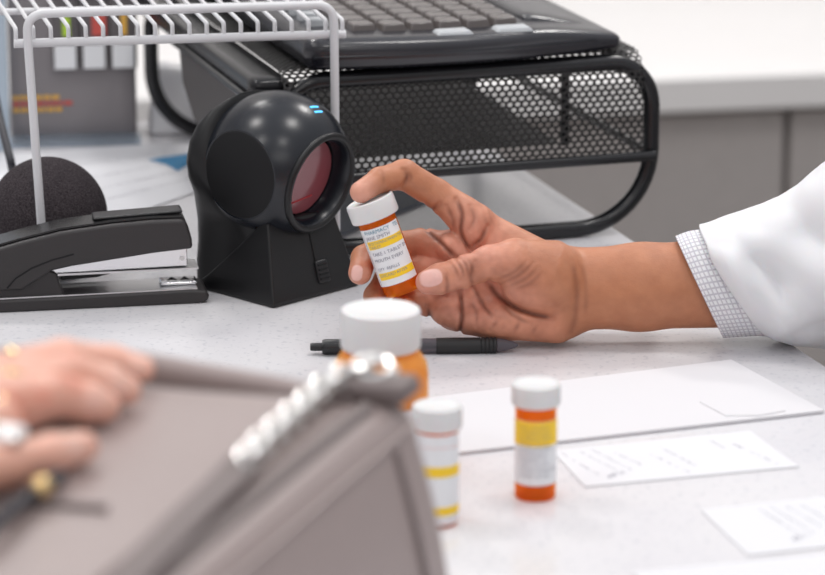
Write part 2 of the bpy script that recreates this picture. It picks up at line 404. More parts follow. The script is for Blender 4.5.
# ------------------------------------------------------------------ mesh stand
F0 = P(649, 231, 0)                       # outer right foot of front frame (tube centre, on counter)
WID, DEP = 0.290, 0.405
TR = 0.0062
def spt(u, v, z): return Vector((F0.x, F0.y, 0)) + eR*(u-WID) + eB*v + Vector((0, 0, z))
ZT = PY(625, 62, spt(WID-0.02, 0, 0).y).z
ZR = PY(600, 157, spt(WID-0.04, 0, 0).y).z
stand = empty('mesh_stand', spt(WID/2, DEP/2, 0), PHI, 'black wire mesh desk stand with tubular frame holding the keyboard', 'stand')
def frame(v):
    pts = [spt(0, v, TR), spt(WID, v, TR), spt(WID, v, ZT), spt(0, v, ZT)]
    out = []
    for i, rr in enumerate((0.058, 0.058, 0.034, 0.034)):
        p, a, b = pts[i], pts[i-1], pts[(i+1) % 4]; s_, e_ = p+(a-p).normalized()*rr, p+(b-p).normalized()*rr; cn = s_+e_-p
        for k in range(13): an = math.pi/2*k/12; out.append(cn+(s_-cn)*math.cos(an)+(e_-cn)*math.sin(an))
    return g_tube(out, TR, 14, True)
add('tube_frame', frame(0), M['tube'], stand, False)
add('tube_frame', frame(DEP), M['tube'], stand, False)
def g_hexsheet(fn, U, V, a=0.0060, b=0.0056, wire=0.16, uoff=0):
    """expanded-metal sheet: staggered cells, fn(u,v)->point"""
    Vt, Fc = [], []; rows = int(V/(b*0.75)); cols = int(U/a)
    for j in range(rows+1):
        for i in range(cols+1):
            cu = (i+0.5*(j % 2))*a; cv = j*b*0.75
            o = []; n_ = []
            for k in range(6):
                an = math.pi/6+k*math.pi/3; x = math.cos(an)/math.cos(math.pi/6)*a/2; y = math.sin(an)*b/2
                o.append((cu+x, cv+y)); n_.append((cu+x*(1-2*wire), cv+y*(1-2*wire)))
            if cu > U or cv > V: continue
            s = len(Vt)
            for q in o+n_: Vt.append(fn(min(max(q[0], 0), U), min(max(q[1], 0), V)))
            for k in range(6):
                m_ = (k+1) % 6; Fc.append((s+k, s+m_, s+6+m_, s+6+k))
    return Vt, Fc
BR = 0.022
FV = -TR-0.0012; ZM = ZT+TR+0.0012
HT = ZM-ZR
def shelf(u, v):   # v from front rim upward, then over the bend and back
    L1 = HT-BR; L2 = L1+BR*math.pi/2
    if v < L1: return spt(u, FV, ZR+v)
    if v < L2:
        a = (v-L1)/BR; return spt(u, FV+BR-BR*math.cos(a), ZM-BR+BR*math.sin(a))
    return spt(u, FV+BR+(v-L2), ZM)
add('mesh_shelf', g_hexsheet(lambda u, v: shelf(u+0.004, v), WID-0.013, HT-BR+BR*math.pi/2+DEP-BR-0.004), M['meshmetal'], stand, False, fix=False, solid=0.0009, ang=30)
add('front_rim', g_tube([spt(0.0, FV, ZR), spt(WID, FV, ZR)], 0.0042, 12), M['tube'], stand, False)
for u in (WID,): add('side_rail', g_tube([spt(u, 0, ZR), spt(u, DEP, ZR)], 0.0035, 10), M['tube'], stand, False)
add('top_rail', g_tube([spt(WID-0.004, 0.05, ZT-0.006), spt(WID-0.004, DEP, ZT-0.006)], 0.0045, 12), M['tube'], stand, False)
SPn = [(0.0, ZT-0.012), (0.0, ZR+0.006), (0.11, ZR+0.004), (0.17, ZR+0.012), (0.205, ZR+0.034), (0.215, ZT-0.012)]
add('side_panel', g_prism([spt(-0.021, v, z) for v, z in SPn], eR*0.002), M['sidepanel'], stand, False)
add('side_lip', g_tube([spt(-0.020, 0.0, ZT-0.011), spt(-0.020, 0.24, ZT-0.011)], 0.003, 10), M['tube'], stand, False)
SM = Matrix.Translation(spt(0, 0, 0)) @ Matrix.Rotation(PHI, 4, 'Z')
g = g_rbox((-0.018, 0.004, ZT-0.014), (0.012, DEP-0.02, ZT+0.003), 0.006, 14)
add('side_slab', ([SM @ v for v in g[0]], g[1]), M['tube'], stand, False)
# drawer sheet inside
UD = 0.232
add('inner_shelf', g_hexsheet(lambda u, v: spt(0.005+u, 0.03+v, ZR+0.006+0.02*v), UD-0.01, 0.25, 0.0046, 0.0042, 0.34), M['meshmetal'], stand, False, fix=False, solid=0.0009, ang=30)
add('inner_bracket', g_box((-0.0028, -0.002, 0), (0.0028, 0.002, HT-0.012), Matrix.Translation(spt(UD, 0.03, ZR+0.004)) @ Matrix.Rotation(PHI, 4, 'Z')), M['tube'], stand, False)

# ------------------------------------------------------------------ keyboard (its short end faces the camera)
KZ = ZM+0.0010
kb = empty('keyboard', spt(0.13, 0.2, KZ), PHI, 'black computer keyboard with palm rest lying on the mesh stand', 'keyboard')
KM = Matrix.Translation(spt(0, 0, KZ)) @ Matrix.Rotation(PHI, 4, 'Z')     # u right, v away, z up
KMi = WM[kb.name].inverted() @ KM
KU0, KU1, KV0, KV1 = 0.020, 0.268, -0.018, 0.47
def kbfn(p):
    q = p.copy()
    x = (p.x-KU0)/(KU1-KU0); 
    # near end bows toward the viewer, palm rest tapers at right
    if p.y < 0.1:
        q.y += 0.03*abs(x-0.42)**2*(0.1-p.y)/0.118*2.2
    q.z = p.z*(1.0 - 0.45*max(0, (x-0.70)/0.30)**1.5) + (0.004*max(0, 0.5-x) if p.z > 0.005 else 0)
    return KMi @ q
add('body', g_rbox((KU0, KV0, 0), (KU1, KV1, 0.022), 0.0095, 26, kbfn), M['kb'], kb)
add('trim_line', g_tube([KMi @ Vector((KU0+0.006+t*(KU1-KU0-0.03), KV0+0.0005+0.03*abs(t*0.86-0.39)**2*2.2, 0.011)) for t in [i/20 for i in range(21)]], 0.0008, 6), M['blackgloss'], kb)
def keycap(w, d, h=0.0075):
    a = 0.5; t = 0.38
    lo = [Vector((x*w*a, y*d*a, 0)) for x, y in ((-1, -1), (1, -1), (1, 1), (-1, 1))]
    hi = [Vector((x*w*t, y*d*t, h)) for x, y in ((-1, -1), (1, -1), (1, 1), (-1, 1))]
    return g_loft([lo, hi])
kme = mkmesh('key', *keycap(0.0205, 0.0200)); kmw = mkmesh('key', *keycap(0.0185, 0.036)); kml = mkmesh('key', *keycap(0.017, 0.013)); kmb = mkmesh('key', *keycap(0.030, 0.018, 0.004))
proto = {}
for me, mm in ((kme, M['key']), (kmw, M['key']), (kml, M['keylight']), (kmb, M['keylight'])): me.materials.append(mm)
def putkey(u, v, me=kme, z=0.0205, name='key'):
    o = bpy.data.objects.new(name, me); COL.objects.link(o); o.parent = kb
    o.matrix_local = KMi @ Matrix.Translation((u, v, z)); b = o.modifiers.new('b', 'BEVEL'); b.width = 0.0012; b.segments = 2; WM[o.name] = WM[kb.name]
for j in range(13):
    for i in range(6):
        putkey(0.071+i*0.0215, 0.022+j*0.0215 + (0.006 if i == 0 else 0), kme)
for j in range(14):
    putkey(0.044, 0.05+j*0.0235, kml, 0.0215)
putkey(0.178, -0.001, kmb, 0.0205); putkey(0.132, -0.002, kmb, 0.0205)
add('palm_rest', g_rbox((0.198, 0.030, 0.014), (0.256, 0.46, 0.0255), 0.006, 12, lambda p: KMi @ Vector((p.x, p.y, p.z-0.012*max(0, (p.x-0.20)/0.056)**1.4))), M['kb'], kb)

# ------------------------------------------------------------------ wire rack
RA = R(13.5); rR = Vector((math.cos(RA), math.sin(RA), 0)); rB = Vector((-math.sin(RA), math.cos(RA), 0))
r0 = P(46, 291); Yr = r0.y
rk = empty('wire_rack', r0, RA, 'white coated wire shelf rack standing over the black ball', 'rack')
def rray(px, py):     # intersect view ray with rack front plane
    r = ray(px, py); n = rB; t = (r0-CP).dot(n)/r.dot(n); return CP + r*t
tl, tr = rray(26, 14), rray(334, 4.5)
ft_l = Vector((r0.x, r0.y, 0.0032)); ft_r = rray(336, 200); ft_r.z = 0.0032
legp = arcpath([ft_l, tl, tr, ft_r], 0.014, 8)
add('leg_frame', g_tube(legp, 0.0031, 12), M['wire'], rk, False)
ra, rb = rray(15, 45), rray(347, 35.5)
ra += rB*0.0055; rb += rB*0.0055
add('front_rail', g_tube([ra, rb], 0.0032, 12), M['wire'], rk, False)
WL = (rb-ra).length; wd = (rb-ra).normalized(); SD = 0.26; wparts = []
NW = 20
for i in range(NW):
    p = ra + wd*(WL*(0.006+i/(NW-1)*0.985))
    path = arcpath([p+Vector((0, 0, -0.001)), p+Vector((0, 0, 0.0105)), p+Vector((0, 0, 0.0105))+rB*SD], 0.003, 4)
    add('shelf_wire', g_tube(path, 0.0015, 8), M['wire'], rk, False)
for dd in (0.082, 0.165, 0.25):
    add('cross_rod', g_tube([ra+rB*dd+Vector((0, 0, 0.0075)), rb+rB*dd+Vector((0, 0, 0.0075))], 0.0024, 10), M['wire'], rk, False)

# ------------------------------------------------------------------ foam ball
bc = P(50, 273); br = 0.0425
V = []; gb = g_lathe([(br*math.sin(math.pi*i/40), br-br*math.cos(math.pi*i/40)) for i in range(41)], 64)
o = add('foam_ball', ([bc+v for v in gb[0]], gb[1]), M['foam'], ang=180); tag(o, 'round black foam ball beneath the white wire rack behind the stapler', 'foam ball')

# ------------------------------------------------------------------ stapler
s0, s1 = P(3, 313), P(203, 303.5)
sd = (s1-s0).normalized(); sa = math.atan2(sd.y, sd.x)
st = empty('stapler', s0, sa, 'black desktop stapler with chrome magazine in front of the foam ball', 'stapler')
K = (s1-s0).length/200
kz = 1/(F/((s0-CP).length)*math.cos(PITCH))
def sp(px, py, y=0.0): return Vector((px*K, y, (313-0.0475*px-py)*kz))
def side(poly, y0, y1): return g_prism([sp(x, y, y0) for x, y in poly], (0, y1-y0, 0))
# base
basepoly = [(-85, 315), (196, 303.5), (205, 301.5), (208, 297), (207, 291.5), (200, 289.5), (60, 297), (-85, 304)]
add('base', side([(-85, 317), (197, 303.6), (205, 301), (207, 296), (204, 291), (190, 290), (60, 297.5), (-85, 305)], 0.0, 0.036), M['stapler'], st, bevel=0.0018)
pl = [sp(-60, 303.5, 0.002), sp(60, 297.2, 0.002), sp(195, 289.9, 0.002), sp(195, 289.9, 0.033), sp(60, 297.2, 0.033), sp(-60, 303.5, 0.033)]
add('base_plate', g_prism(pl, (0, 0, 0.0009)), M['steel'], st)
anv = g_rbox((-0.013, -0.0075, 0), (0.013, 0.0075, 0.0028), 0.0025, 6)
mm_ = Matrix.Translation(sp(178, 290.2, 0.018)+Vector((0, 0, 0.0006)))
an = add('anvil', ([mm_ @ v for v in anv[0]], anv[1]), M['chrome'], st)
for sx in (-0.0045, 0.0045):
    add('groove', g_tube([mm_ @ Vector((sx-0.003, -0.003, 0.0026)), mm_ @ Vector((sx, 0.002, 0.0034)), mm_ @ Vector((sx+0.003, -0.003, 0.0026))], 0.0007, 6), M['blackgloss'], an)
# pivot housing
add('pivot_housing', side([(-85, 306), (62, 297.5), (54, 275), (40, 270), (-85, 262)], 0.0045, 0.0315), M['stapler'], st, bevel=0.0015)
# magazine
mg = add('magazine', side([(20, 283), (54, 276.5), (186, 268.5), (186, 247), (20, 255)], 0.0075, 0.0285), M['chrome'], st, bevel=0.0006)
add('rivet', g_lathe([(0.0, -0.0006), (0.0017, -0.0006), (0.0017, 0.001)], 16, Matrix.Translation(sp(181, 261, 0.0075)) @ Matrix.Rotation(-math.pi/2, 4, 'X').inverted()), M['steel'], mg)
add('lower_plate', side([(56, 278.5), (197, 271.2), (197, 269.5), (56, 276.5)], 0.006, 0.030), M['steel'], st)
add('staple_spring', side([(60, 284), (95, 281), (110, 277), (60, 279.5)], 0.010, 0.026), M['blackmatte'], st)
# arm
arm = [(-85, 312), (0, 292), (20, 291), (50, 272), (70, 267.5), (120, 259.5), (150, 254.5), (191, 249.5), (190.5, 240), (186, 224), (181, 220.5), (150, 222), (110, 226), (60, 233.5), (20, 243.5), (-30, 258), (-85, 277)]
ar = add('arm', side(arm, 0.0012, 0.0348), M['stapler'], st, bevel=0.0032)
tp = [(181, 219.6), (150, 221), (110, 225), (60, 232.5), (20, 242.5), (-30, 257), (-85, 276)]
def striprise(y): return [sp(x, y_, y) for x, y_ in tp]
a_, b_ = striprise(0.0055), striprise(0.0305)
add('top_cover', g_loft([[a_[i], b_[i], b_[i]+Vector((0, 0, .0013)), a_[i]+Vector((0, 0, .0013))] for i in range(len(tp))]), M['stapler_top'], ar)
pad = g_rbox((-0.031, -0.009, 0), (0.031, 0.009, 0.002), 0.0019, 8)
pm = Matrix.Translation(sp(138, 221.4, 0.018)+Vector((0, 0, .0005))) @ Matrix.Rotation(R(-2.6), 4, 'Y')
add('thumb_pad', ([pm @ v for v in pad[0]], pad[1]), M['black'], ar)
add('contour_line', g_tube([sp(x, y, 0.0012) for x, y in ((5, 289), (14, 279), (30, 269), (50, 261), (72, 255))], 0.0006, 6), M['blackmatte'], ar)

# ------------------------------------------------------------------ barcode scanner
sc0 = P(272, 285)
scan = empty('barcode_scanner', sc0, R(46), 'black dome-headed countertop barcode scanner with red window', 'scanner')
HC = Vector((0.001, -0.006, 0.0890)); HR = 0.0520
def superring(z, hw, yf, yb, n, N=56, yc=None):
    yc = (yf+yb)/2 if yc is None else yc; out = []
    for j in range(N):
        a = 2*math.pi*j/N; c, s = math.cos(a), math.sin(a); e = 2/n
        x = hw*math.copysign(abs(c)**e, c); y = math.copysign(abs(s)**e, s); y = yc + y*((yb-yc) if y > 0 else (yc-yf))
        out.append(Vector((x, y, z)))
    return out
secs = [(z, a, b, c if z < 0.03 else (c-1.5 if z < 0.06 else c-5.5), n) for z, a, b, c, n in [(0.000, 39, -40, 41, 7), (0.0025, 40, -41, 43, 7), (0.005, 39.5, -40, 44, 6.5), (0.018, 37, -35, 47, 6), (0.032, 35, -30, 50, 5), (0.046, 34.5, -26, 53, 4), (0.056, 37, -22, 55, 3.2), (0.068, 43, -10, 56, 2.6), (0.080, 47, 4, 56.5, 2.3), (0.092, 49, 8, 55.5, 2.2), (0.106, 47, 12, 52, 2.1), (0.118, 41.5, 15, 46.5, 2.1), (0.128, 32, 17, 38.5, 2), (0.135, 19, 19, 30, 2), (0.1375, 8, 21, 26, 2)]]
add('body', g_loft([superring(z, hw/1000, yf/1000, yb/1000, n) for z, hw, yf, yb, n in secs]), M['scanner'], scan, ang=50)
sk = []
for z, hx, yf, yb in ((0, 42.5, -46, 34), (0.003, 43, -47, 34), (0.014, 40.5, -43, 20), (0.036, 36, -36.5, -4), (0.056, 32, -30.5, -24)):
    sk.append([Vector((x*hx/1000, y/1000, z)) for x, y in ((-1, yf), (0.97, yf), (0.97, yb), (-1, yb))])
add('base_skirt', g_loft(sk), M['scanner'], scan, bevel=0.0016)
# head: lathe about tilted axis with bored opening
AX = Matrix.Translation(HC) @ Matrix.Rotation(R(7), 4, 'Z') @ Matrix.Rotation(R(12), 4, 'X') @ Matrix.Rotation(R(90), 4, 'X')   # local z -> -Y, tipped down
prof = []
th1 = math.acos(38.2/52.0)
for i in range(33):
    a = math.pi - (math.pi-th1)*i/32; prof.append((HR*math.sin(a), HR*math.cos(a)))
prof[0] = (0.0, -HR)
prof += [(0.0358, 0.0390), (0.0350, 0.0402), (0.0318, 0.0396), (0.0305, 0.0378), (0.0290, 0.028), (0.0285, 0.0235), (0.0, 0.0235)]
hd = mkmesh('h', *g_lathe(prof, 96))
for sx in (-1, 1):
    bx_ = mkmesh('c', *g_box((0.0410 if sx > 0 else -0.08, -0.08, -0.08), (0.08 if sx > 0 else -0.0410, 0.08, 0.08)))
    hd = boolean(hd, bx_)
hd.transform(AX); hd.materials.clear(); smooth(hd, 30)
head = link('head', hd, M['blackgloss'], scan)
for sx in (-1, 1):
    dm = AX @ Matrix.Translation((sx*0.0406, 0, 0)) @ Matrix.Rotation(R(90*sx), 4, 'Y')
    add('side_disc', g_lathe([(0.0308, -0.004), (0.0308, 0.0004), (0.0298, 0.0012), (0.0, 0.0012)], 64, dm), M['blackmatte'], head)
wn = add('scan_window', g_lathe([(0.0275, 0.0), (0.0275, 0.0012), (0.0, 0.0012)], 64, AX @ Matrix.Translation((0, 0, 0.0250))), M['window_red'], head)
wM = AX @ Matrix.Translation((0, 0, 0.0264))
add('scan_line', g_tube([wM @ Vector((-0.016, -0.018, 0.0)), wM @ Vector((0.010, -0.016, 0.0))], 0.0005, 6), M['redline'], wn)
add('bezel', g_tube([AX @ Vector((0.0345*math.cos(a), 0.0345*math.sin(a), 0.0390)) for a in [2*math.pi*i/72 for i in range(72)]], 0.0026, 10, True), M['scanner'], head)
for k in range(2):
    th = R(64 + 5.5*k)
    ps = []
    for t in (-5, 0, 5):
        az = R(90+8+t) ; ps.append(AX @ Vector((-(HR)*math.sin(th)*math.cos(az), (HR)*math.sin(th)*math.sin(az), HR*math.cos(th))))
    add('status_light', g_tube(ps, 0.0009, 6), M['led'], head)
# front panel details
add('panel_seam', g_tube([Vector((0.004, -0.0318, 0.052)), Vector((0.004, -0.0366, 0.036)), Vector((0.004, -0.0412, 0.0215)), Vector((0.004, -0.043, 0.016))], 0.0006, 6), M['blackmatte'], scan)
vt = add('button_panel', g_box((-0.0055, -0.0015, -0.008), (0.0055, 0.0015, 0.008), Matrix.Translation((0.008, -0.0428, 0.0165)) @ Matrix.Rotation(R(-17), 4, 'X')), M['black'], scan, bevel=0.001)
for k in range(4):
    add('ridge', g_tube([Matrix.Translation((0.008, -0.0428, 0.0165)) @ Matrix.Rotation(R(-17), 4, 'X') @ Vector((x, -0.0018, -0.005+k*0.0033)) for x in (-0.004, 0.004)], 0.0007, 6), M['blackmatte'], vt)

# ------------------------------------------------------------------ vials
def wrap(geo, r, mtx, x0, z0, vertical=False):
    V = []
    for v in geo[0]:
        x, z = (v.x, v.y) if not vertical else (-v.y, v.x)
        x += x0; z += z0; a = x/r - math.pi/2
        V.append(mtx @ Vector((r*math.cos(a), r*math.sin(a), z)))
    return V, geo[1]
def patch(r, x0, x1, z0, z1, mtx, n=24, th=0.00018):
    rings = []
    for i in range(n+1):
        a = (x0+(x1-x0)*i/n)/r - math.pi/2; c, s = math.cos(a), math.sin(a)
        rings.append([mtx @ Vector(((r+d)*c, (r+d)*s, z)) for d, z in ((0, z0), (th, z0), (th, z1), (0, z1))])
    return g_loft(rings)
def vial(root, mtx, H, rb, rc, hc, lab=True, bands=(), lines=(), lz=(0.2, 0.8), span=1.35, turn=0.0, side_text=None, fill=0.35):
    I = mtx
    body = [(0, 0.0008), (rb-0.0015, 0.0008), (rb-0.0008, 0), (rb, 0.001), (rb, H-hc+0.001), (rb-0.001, H-hc+0.001), (rb-0.001, 0.002), (0, 0.002)]
    b = add('vial_body', g_lathe(body, 48, I), M['amberplastic'], root)
    hz = H-hc; cp = []
    N = 96; rings = []
    for r_, z_, rib in ((rc*0.97, hz, 1), (rc, hz+0.001, 1), (rc, H-0.0022, 1), (rc*0.975, H-0.0006, 0), (rc*0.90, H, 0), (rc*0.86, H-0.0006, 0), (rc*0.84, H-0.0008, 0)):
        rings.append([I @ Vector(((r_-(0.0003 if (j % 2 and rib) else 0))*math.cos(2*math.pi*j/N), (r_-(0.0003 if (j % 2 and rib) else 0))*math.sin(2*math.pi*j/N), z_)) for j in range(N)])
    add('cap', g_loft(rings), M['cap'], root)
    # tablets inside
    pr = []
    for k in range(int(26*fill/0.35)):
        a = random.random()*6.28; rr = (rb-0.006)*math.sqrt(random.random()); z = 0.005+0.0042*(k//3)
        T = I @ Matrix.Translation((rr*math.cos(a), rr*math.sin(a), z)) @ Matrix.Rotation(random.random()*3, 4, 'X') @ Matrix.Rotation(random.random()*3, 4, 'Y')
        pr.append(g_lathe([(0.0, -0.0018), (0.003, -0.0015), (0.0036, 0), (0.003, 0.0015), (0.0, 0.0018)], 14, T))
    o = add('tablets', merge(*pr), M['pill'], root); o['kind'] = 'stuff'
    z0, z1 = lz; rl = rb+0.00015; sp_ = span*rb
    lb = add('label', patch(rl, turn-sp_, turn+sp_, z0, z1, I), M['label'], root)
    for ba, bb, xa in bands:
        add('yellow_band', patch(rl+0.00022, turn-sp_+xa, turn+sp_-0.0005, ba, bb, I), M['yellow'], lb)
    for txt, sz, z, x, mk in lines:
        g = g_text(txt, sz); add('printed_text', wrap(g, rl+0.00045, I, turn+x, z), M[mk], lb, fix=False)
    if side_text:
        g = g_text(side_text, 0.0022); add('printed_text', wrap(g, rl+0.00045, I, turn-sp_+0.0026, z0+0.001, True), M['inkgrey'], lb, fix=False)
    return b
# camera-space helper for the hand group (mm)
D0 = 2.125
def CW(x, y, z): return CP + RT*(x/1000) + UP*(y/1000) + FW*(D0 - z/1000)
def H(px, py, z=0.0):
    d = D0*1000 - z; return ((px-412.5)/F*d, (287.5-py)/F*d, z)
# held vial
VB = Vector(CW(*H(403.5, 291, 3))); VT = Vector(CW(*H(369, 199, 16)))
ax = (VT-VB).normalized(); toC = (-FW); fx = toC.cross(ax).normalized(); fy = ax.cross(fx)   # local -y faces the camera
fyv = fy if fy.dot(toC) < 0 else -fy
mtx = Matrix((( *fx, ), ( *fyv, ), ( *ax, ))).transposed().to_4x4()
if mtx.determinant() < 0:
    fx = -fx; mtx = Matrix(((*fx,), (*fyv,), (*ax,))).transposed().to_4x4()
mtx = Matrix.Translation(VB) @ mtx @ Matrix.Rotation(R(0), 4, 'Z')
HV = (VT-VB).length
hv = empty('pill_vial', VB, 0, 'tilted amber pill vial held up between thumb and fingers', 'pill vial', mtx=mtx)
I4 = Matrix.Identity(4)
vial(hv, I4, HV, 0.0128, 0.0163, 0.0128, bands=((0.0346, 0.0403, 0.0042), (0.0130, 0.0178, 0.0042)), lz=(0.0085, 0.0485), span=1.28, turn=-0.0012,
     lines=(('PHARMACY   TEL', 0.0036, 0.0450, -0.0115, 'inkblue'), ('JANE SMITH', 0.0034, 0.0413, -0.0115, 'inkgrey'), ('ACETAMINOPHEN 75MG', 0.0026, 0.0377, -0.0112, 'inkgrey'), ('TABLET', 0.0026, 0.0351, -0.0112, 'inkgrey'),
            ('TAKE 1 TABLET BY', 0.0033, 0.0300, -0.0112, 'inkgrey'), ('MOUTH EVERY', 0.0033, 0.0255, -0.0112, 'inkgrey'), ('QTY  REFILLS', 0.0028, 0.0196, -0.0112, 'inkgrey'), ('DISCARD AFTER', 0.0028, 0.0152, -0.0110, 'inkgrey')),
     side_text='KEEP OUT OF REACH OF CHILDREN', fill=0.25)
# standing vial
v1 = P(535, 496); e = empty('pill_vial', v1, 0, 'upright amber pill vial with yellow and white label, alone at lower centre', 'pill vial')
vial(e, I4, 0.0680, 0.0118, 0.0140, 0.0125, bands=((0.0335, 0.0478, 0.0004),), lz=(0.0100, 0.0480), span=1.45,
     lines=tuple((('' .join(random.choice('iltmnreaosc ') for _ in range(18))), 0.0026, 0.0440-0.0032*k, -0.0108, 'inkgrey' if k > 3 else 'inkfaint') for k in range(10)), fill=0.2)
# partly hidden vial
v2 = P(437, 522); e = empty('pill_vial', v2, 0, 'amber pill vial half hidden behind the right side of the handbag', 'pill vial')
vial(e, I4, 0.0690, 0.0118, 0.0140, 0.0130, bands=((0.030, 0.036, 0.0004), (0.0075, 0.0125, 0.0004)), lz=(0.0020, 0.0540), span=1.5,
     lines=(('_____________', 0.004, 0.0475, -0.010, 'inkred'), ('_____________', 0.004, 0.0050, -0.010, 'inkred')), fill=0.2)
# large bottle
v3 = P(381, 474); e = empty('pill_bottle', v3, 0, 'large orange pill bottle with broad white cap between pen and handbag', 'pill bottle')
Hb = 0.1005
add('bottle_body', g_lathe([(0, 0), (0.026, 0), (0.0277, 0.003), (0.0277, 0.062), (0.0268, 0.068), (0.0235, 0.0735), (0.0205, 0.0755), (0.0205, 0.086), (0.0195, 0.086), (0.0195, 0.075), (0.0225, 0.0725), (0.0267, 0.062), (0.0267, 0.003), (0, 0.002)], 64), M['orangeplastic'], e)
N = 120; rings = []
for r_, z_, rib in ((0.0225, 0.0775, 1), (0.0232, 0.0785, 1), (0.0232, 0.0985, 1), (0.0226, 0.1000, 0), (0.0212, Hb, 0), (0.0200, Hb-0.0006, 0)):
    rings.append([Vector(((r_-(0.0003 if (j % 2 and rib) else 0))*math.cos(2*math.pi*j/N), (r_-(0.0003 if (j % 2 and rib) else 0))*math.sin(2*math.pi*j/N), z_)) for j in range(N)])
add('cap', g_loft(rings), M['cap'], e)
pr = []
for k in range(150):
    a = random.random()*6.28; rr = 0.021*math.sqrt(random.random()); z = 0.006+0.0052*(k//15)
    T = Matrix.Translation((rr*math.cos(a), rr*math.sin(a), z)) @ Matrix.Rotation(random.random()*3, 4, 'X') @ Matrix.Rotation(random.random()*3, 4, 'Y')
    pr.append(g_lathe([(0.0, -0.0028), (0.0045, -0.0022), (0.0052, 0), (0.0045, 0.0022), (0.0, 0.0028)], 14, T))
o = add('tablets', merge(*pr), M['pill'], e); o['kind'] = 'stuff'
add('label', patch(0.0279, -0.036, 0.036, 0.010, 0.046, I4), M['label'], e)

# ------------------------------------------------------------------ pen
p0, p1 = P(310, 354.5), P(518, 352.5); pd = (p1-p0).normalized(); PL = (p1-p0).length; PRr = 0.0052
pe = empty('ballpoint_pen', p0, math.atan2(pd.y, pd.x), 'black click ballpoint pen lying on the counter below the held hand', 'pen')
pmx = Matrix.Translation((0, 0, PRr)) @ Matrix.Rotation(R(90), 4, 'Y')
def pz(px): return (px-310)/208*PL
def pl_(name, prof, m, par=pe): return add(name, g_lathe([(r, z) for r, z in prof], 28, pmx), M[m], par)
pl_('clicker', [(0, pz(310)), (0.0024, pz(310.4)), (0.0027, pz(312)), (0.0027, pz(323)), (0, pz(323))], 'black')
pl_('clip_collar', [(0, pz(322)), (0.0044, pz(322.3)), (0.0050, pz(325)), (0.0050, pz(345)), (0, pz(345))], 'black')
pl_('barrel', [(0, pz(344.9)), (0.0049, pz(344.9)), (0.0049, pz(438)), (0, pz(438))], 'clearpen')
pl_('ink_refill', [(0, pz(346)), (0.0022, pz(346)), (0.0022, pz(437)), (0, pz(437))], 'blackmatte')
gp = [(0, pz(436))]
gp.append((0.0050, pz(436)))
for k in range(60):
    x = 437+k; gp.append((0.0053-(0.0005 if (k % 4 == 0 and k > 40) else 0), pz(x)))
gp += [(0, pz(497))]
pl_('rubber_grip', gp, 'rubber')
pl_('tip', [(0, pz(496.8)), (0.0048, pz(496.8)), (0.0042, pz(503)), (0.0026, pz(512)), (0.0016, pz(516)), (0.0006, pz(518)), (0, pz(518.2))], 'clearpen')
cl = g_rbox((0, -0.0018, 0), (0.040, 0.0018, 0.0014), 0.0007, 5)
cm = Matrix.Translation((pz(324), 0, PRr)) @ Matrix.Rotation(R(-70), 4, 'X').inverted() @ Matrix.Translation((0, 0, 0.0055))
add('clip', ([cm @ v for v in cl[0]], cl[1]), M['black'], pe)

# ------------------------------------------------------------------ papers
def sheet(name, corners, th, m, label, cat, z=0.0004, group=None, wav=0.0):
    a, b, c, d = [P(*q, z) for q in corners]; n = 14; top = []
    V, Fc = [], []
    for k in (0, 1):
        for i in range(n+1):
            for j in range(n+1):
                s, t = i/n, j/n; p = (a*(1-s)+b*s)*(1-t)+(d*(1-s)+c*s)*t
                V.append(p+Vector((0, 0, th*k+wav*(0.5-0.5*math.cos(s*9+t*4))*t)))
    m2 = (n+1)**2
    for i in range(n):
        for j in range(n):
            q = [i*(n+1)+j, (i+1)*(n+1)+j, (i+1)*(n+1)+j+1, i*(n+1)+j+1]
            Fc.append(tuple(q)); Fc.append(tuple(x+m2 for x in q[::-1]))
    edge = [i*(n+1) for i in range(n+1)] + [n*(n+1)+j for j in range(1, n+1)] + [i*(n+1)+n for i in range(n-1, -1, -1)] + [j for j in range(n-1, 0, -1)]
    for x, y in zip(edge, edge[1:]+edge[:1]): Fc.append((x, y, y+m2, x+m2))
    o = add(name, (V, Fc), m); tag(o, label, cat, group); WM[o.name] = Matrix.Identity(4)
    return o, (a, b, c, d), z+th
def marks(parent, cs, z, rows, m, name='printed_text'):
    """rows: (s0,t0,s1,t1,weight) strokes of small dashes on the sheet"""
    a, b, c, d = cs; pr = []
    def q(s, t): p = (a*(1-s)+b*s)*(1-t)+(d*(1-s)+c*s)*t; p = p.copy(); p.z = z; return p
    for s0_, t0, s1_, t1, w_ in rows:
        L = ((q(s1_, t1)-q(s0_, t0)).length); n = max(2, int(L/0.0022)); dr = (q(s1_, t1)-q(s0_, t0)).normalized(); sd_ = Vector((-dr.y, dr.x, 0))
        for k in range(n):
            if random.random() < 0.22: continue
            p = q(s0_+(s1_-s0_)*k/n, t0+(t1-t0)*k/n); h = w_*random.uniform(0.5, 1.2); l = L/n*random.uniform(0.35, 0.8); an = random.uniform(-0.5, 0.5)
            d2 = dr*math.cos(an)+sd_*math.sin(an)
            V = [p, p+d2*l, p+d2*l+sd_*h*0.8, p+sd_*h*0.8]; pr.append((V, [(0, 1, 2, 3)]))
    o = add(name, merge(*pr), m, parent, False, fix=False); return o
env, ec, ez = sheet('envelope', [(398, 404), (731, 362), (824, 413), (396, 462)], 0.0018, M['paper2'], 'large blank white envelope lying behind the upright pill vial', 'envelope', wav=0.0)
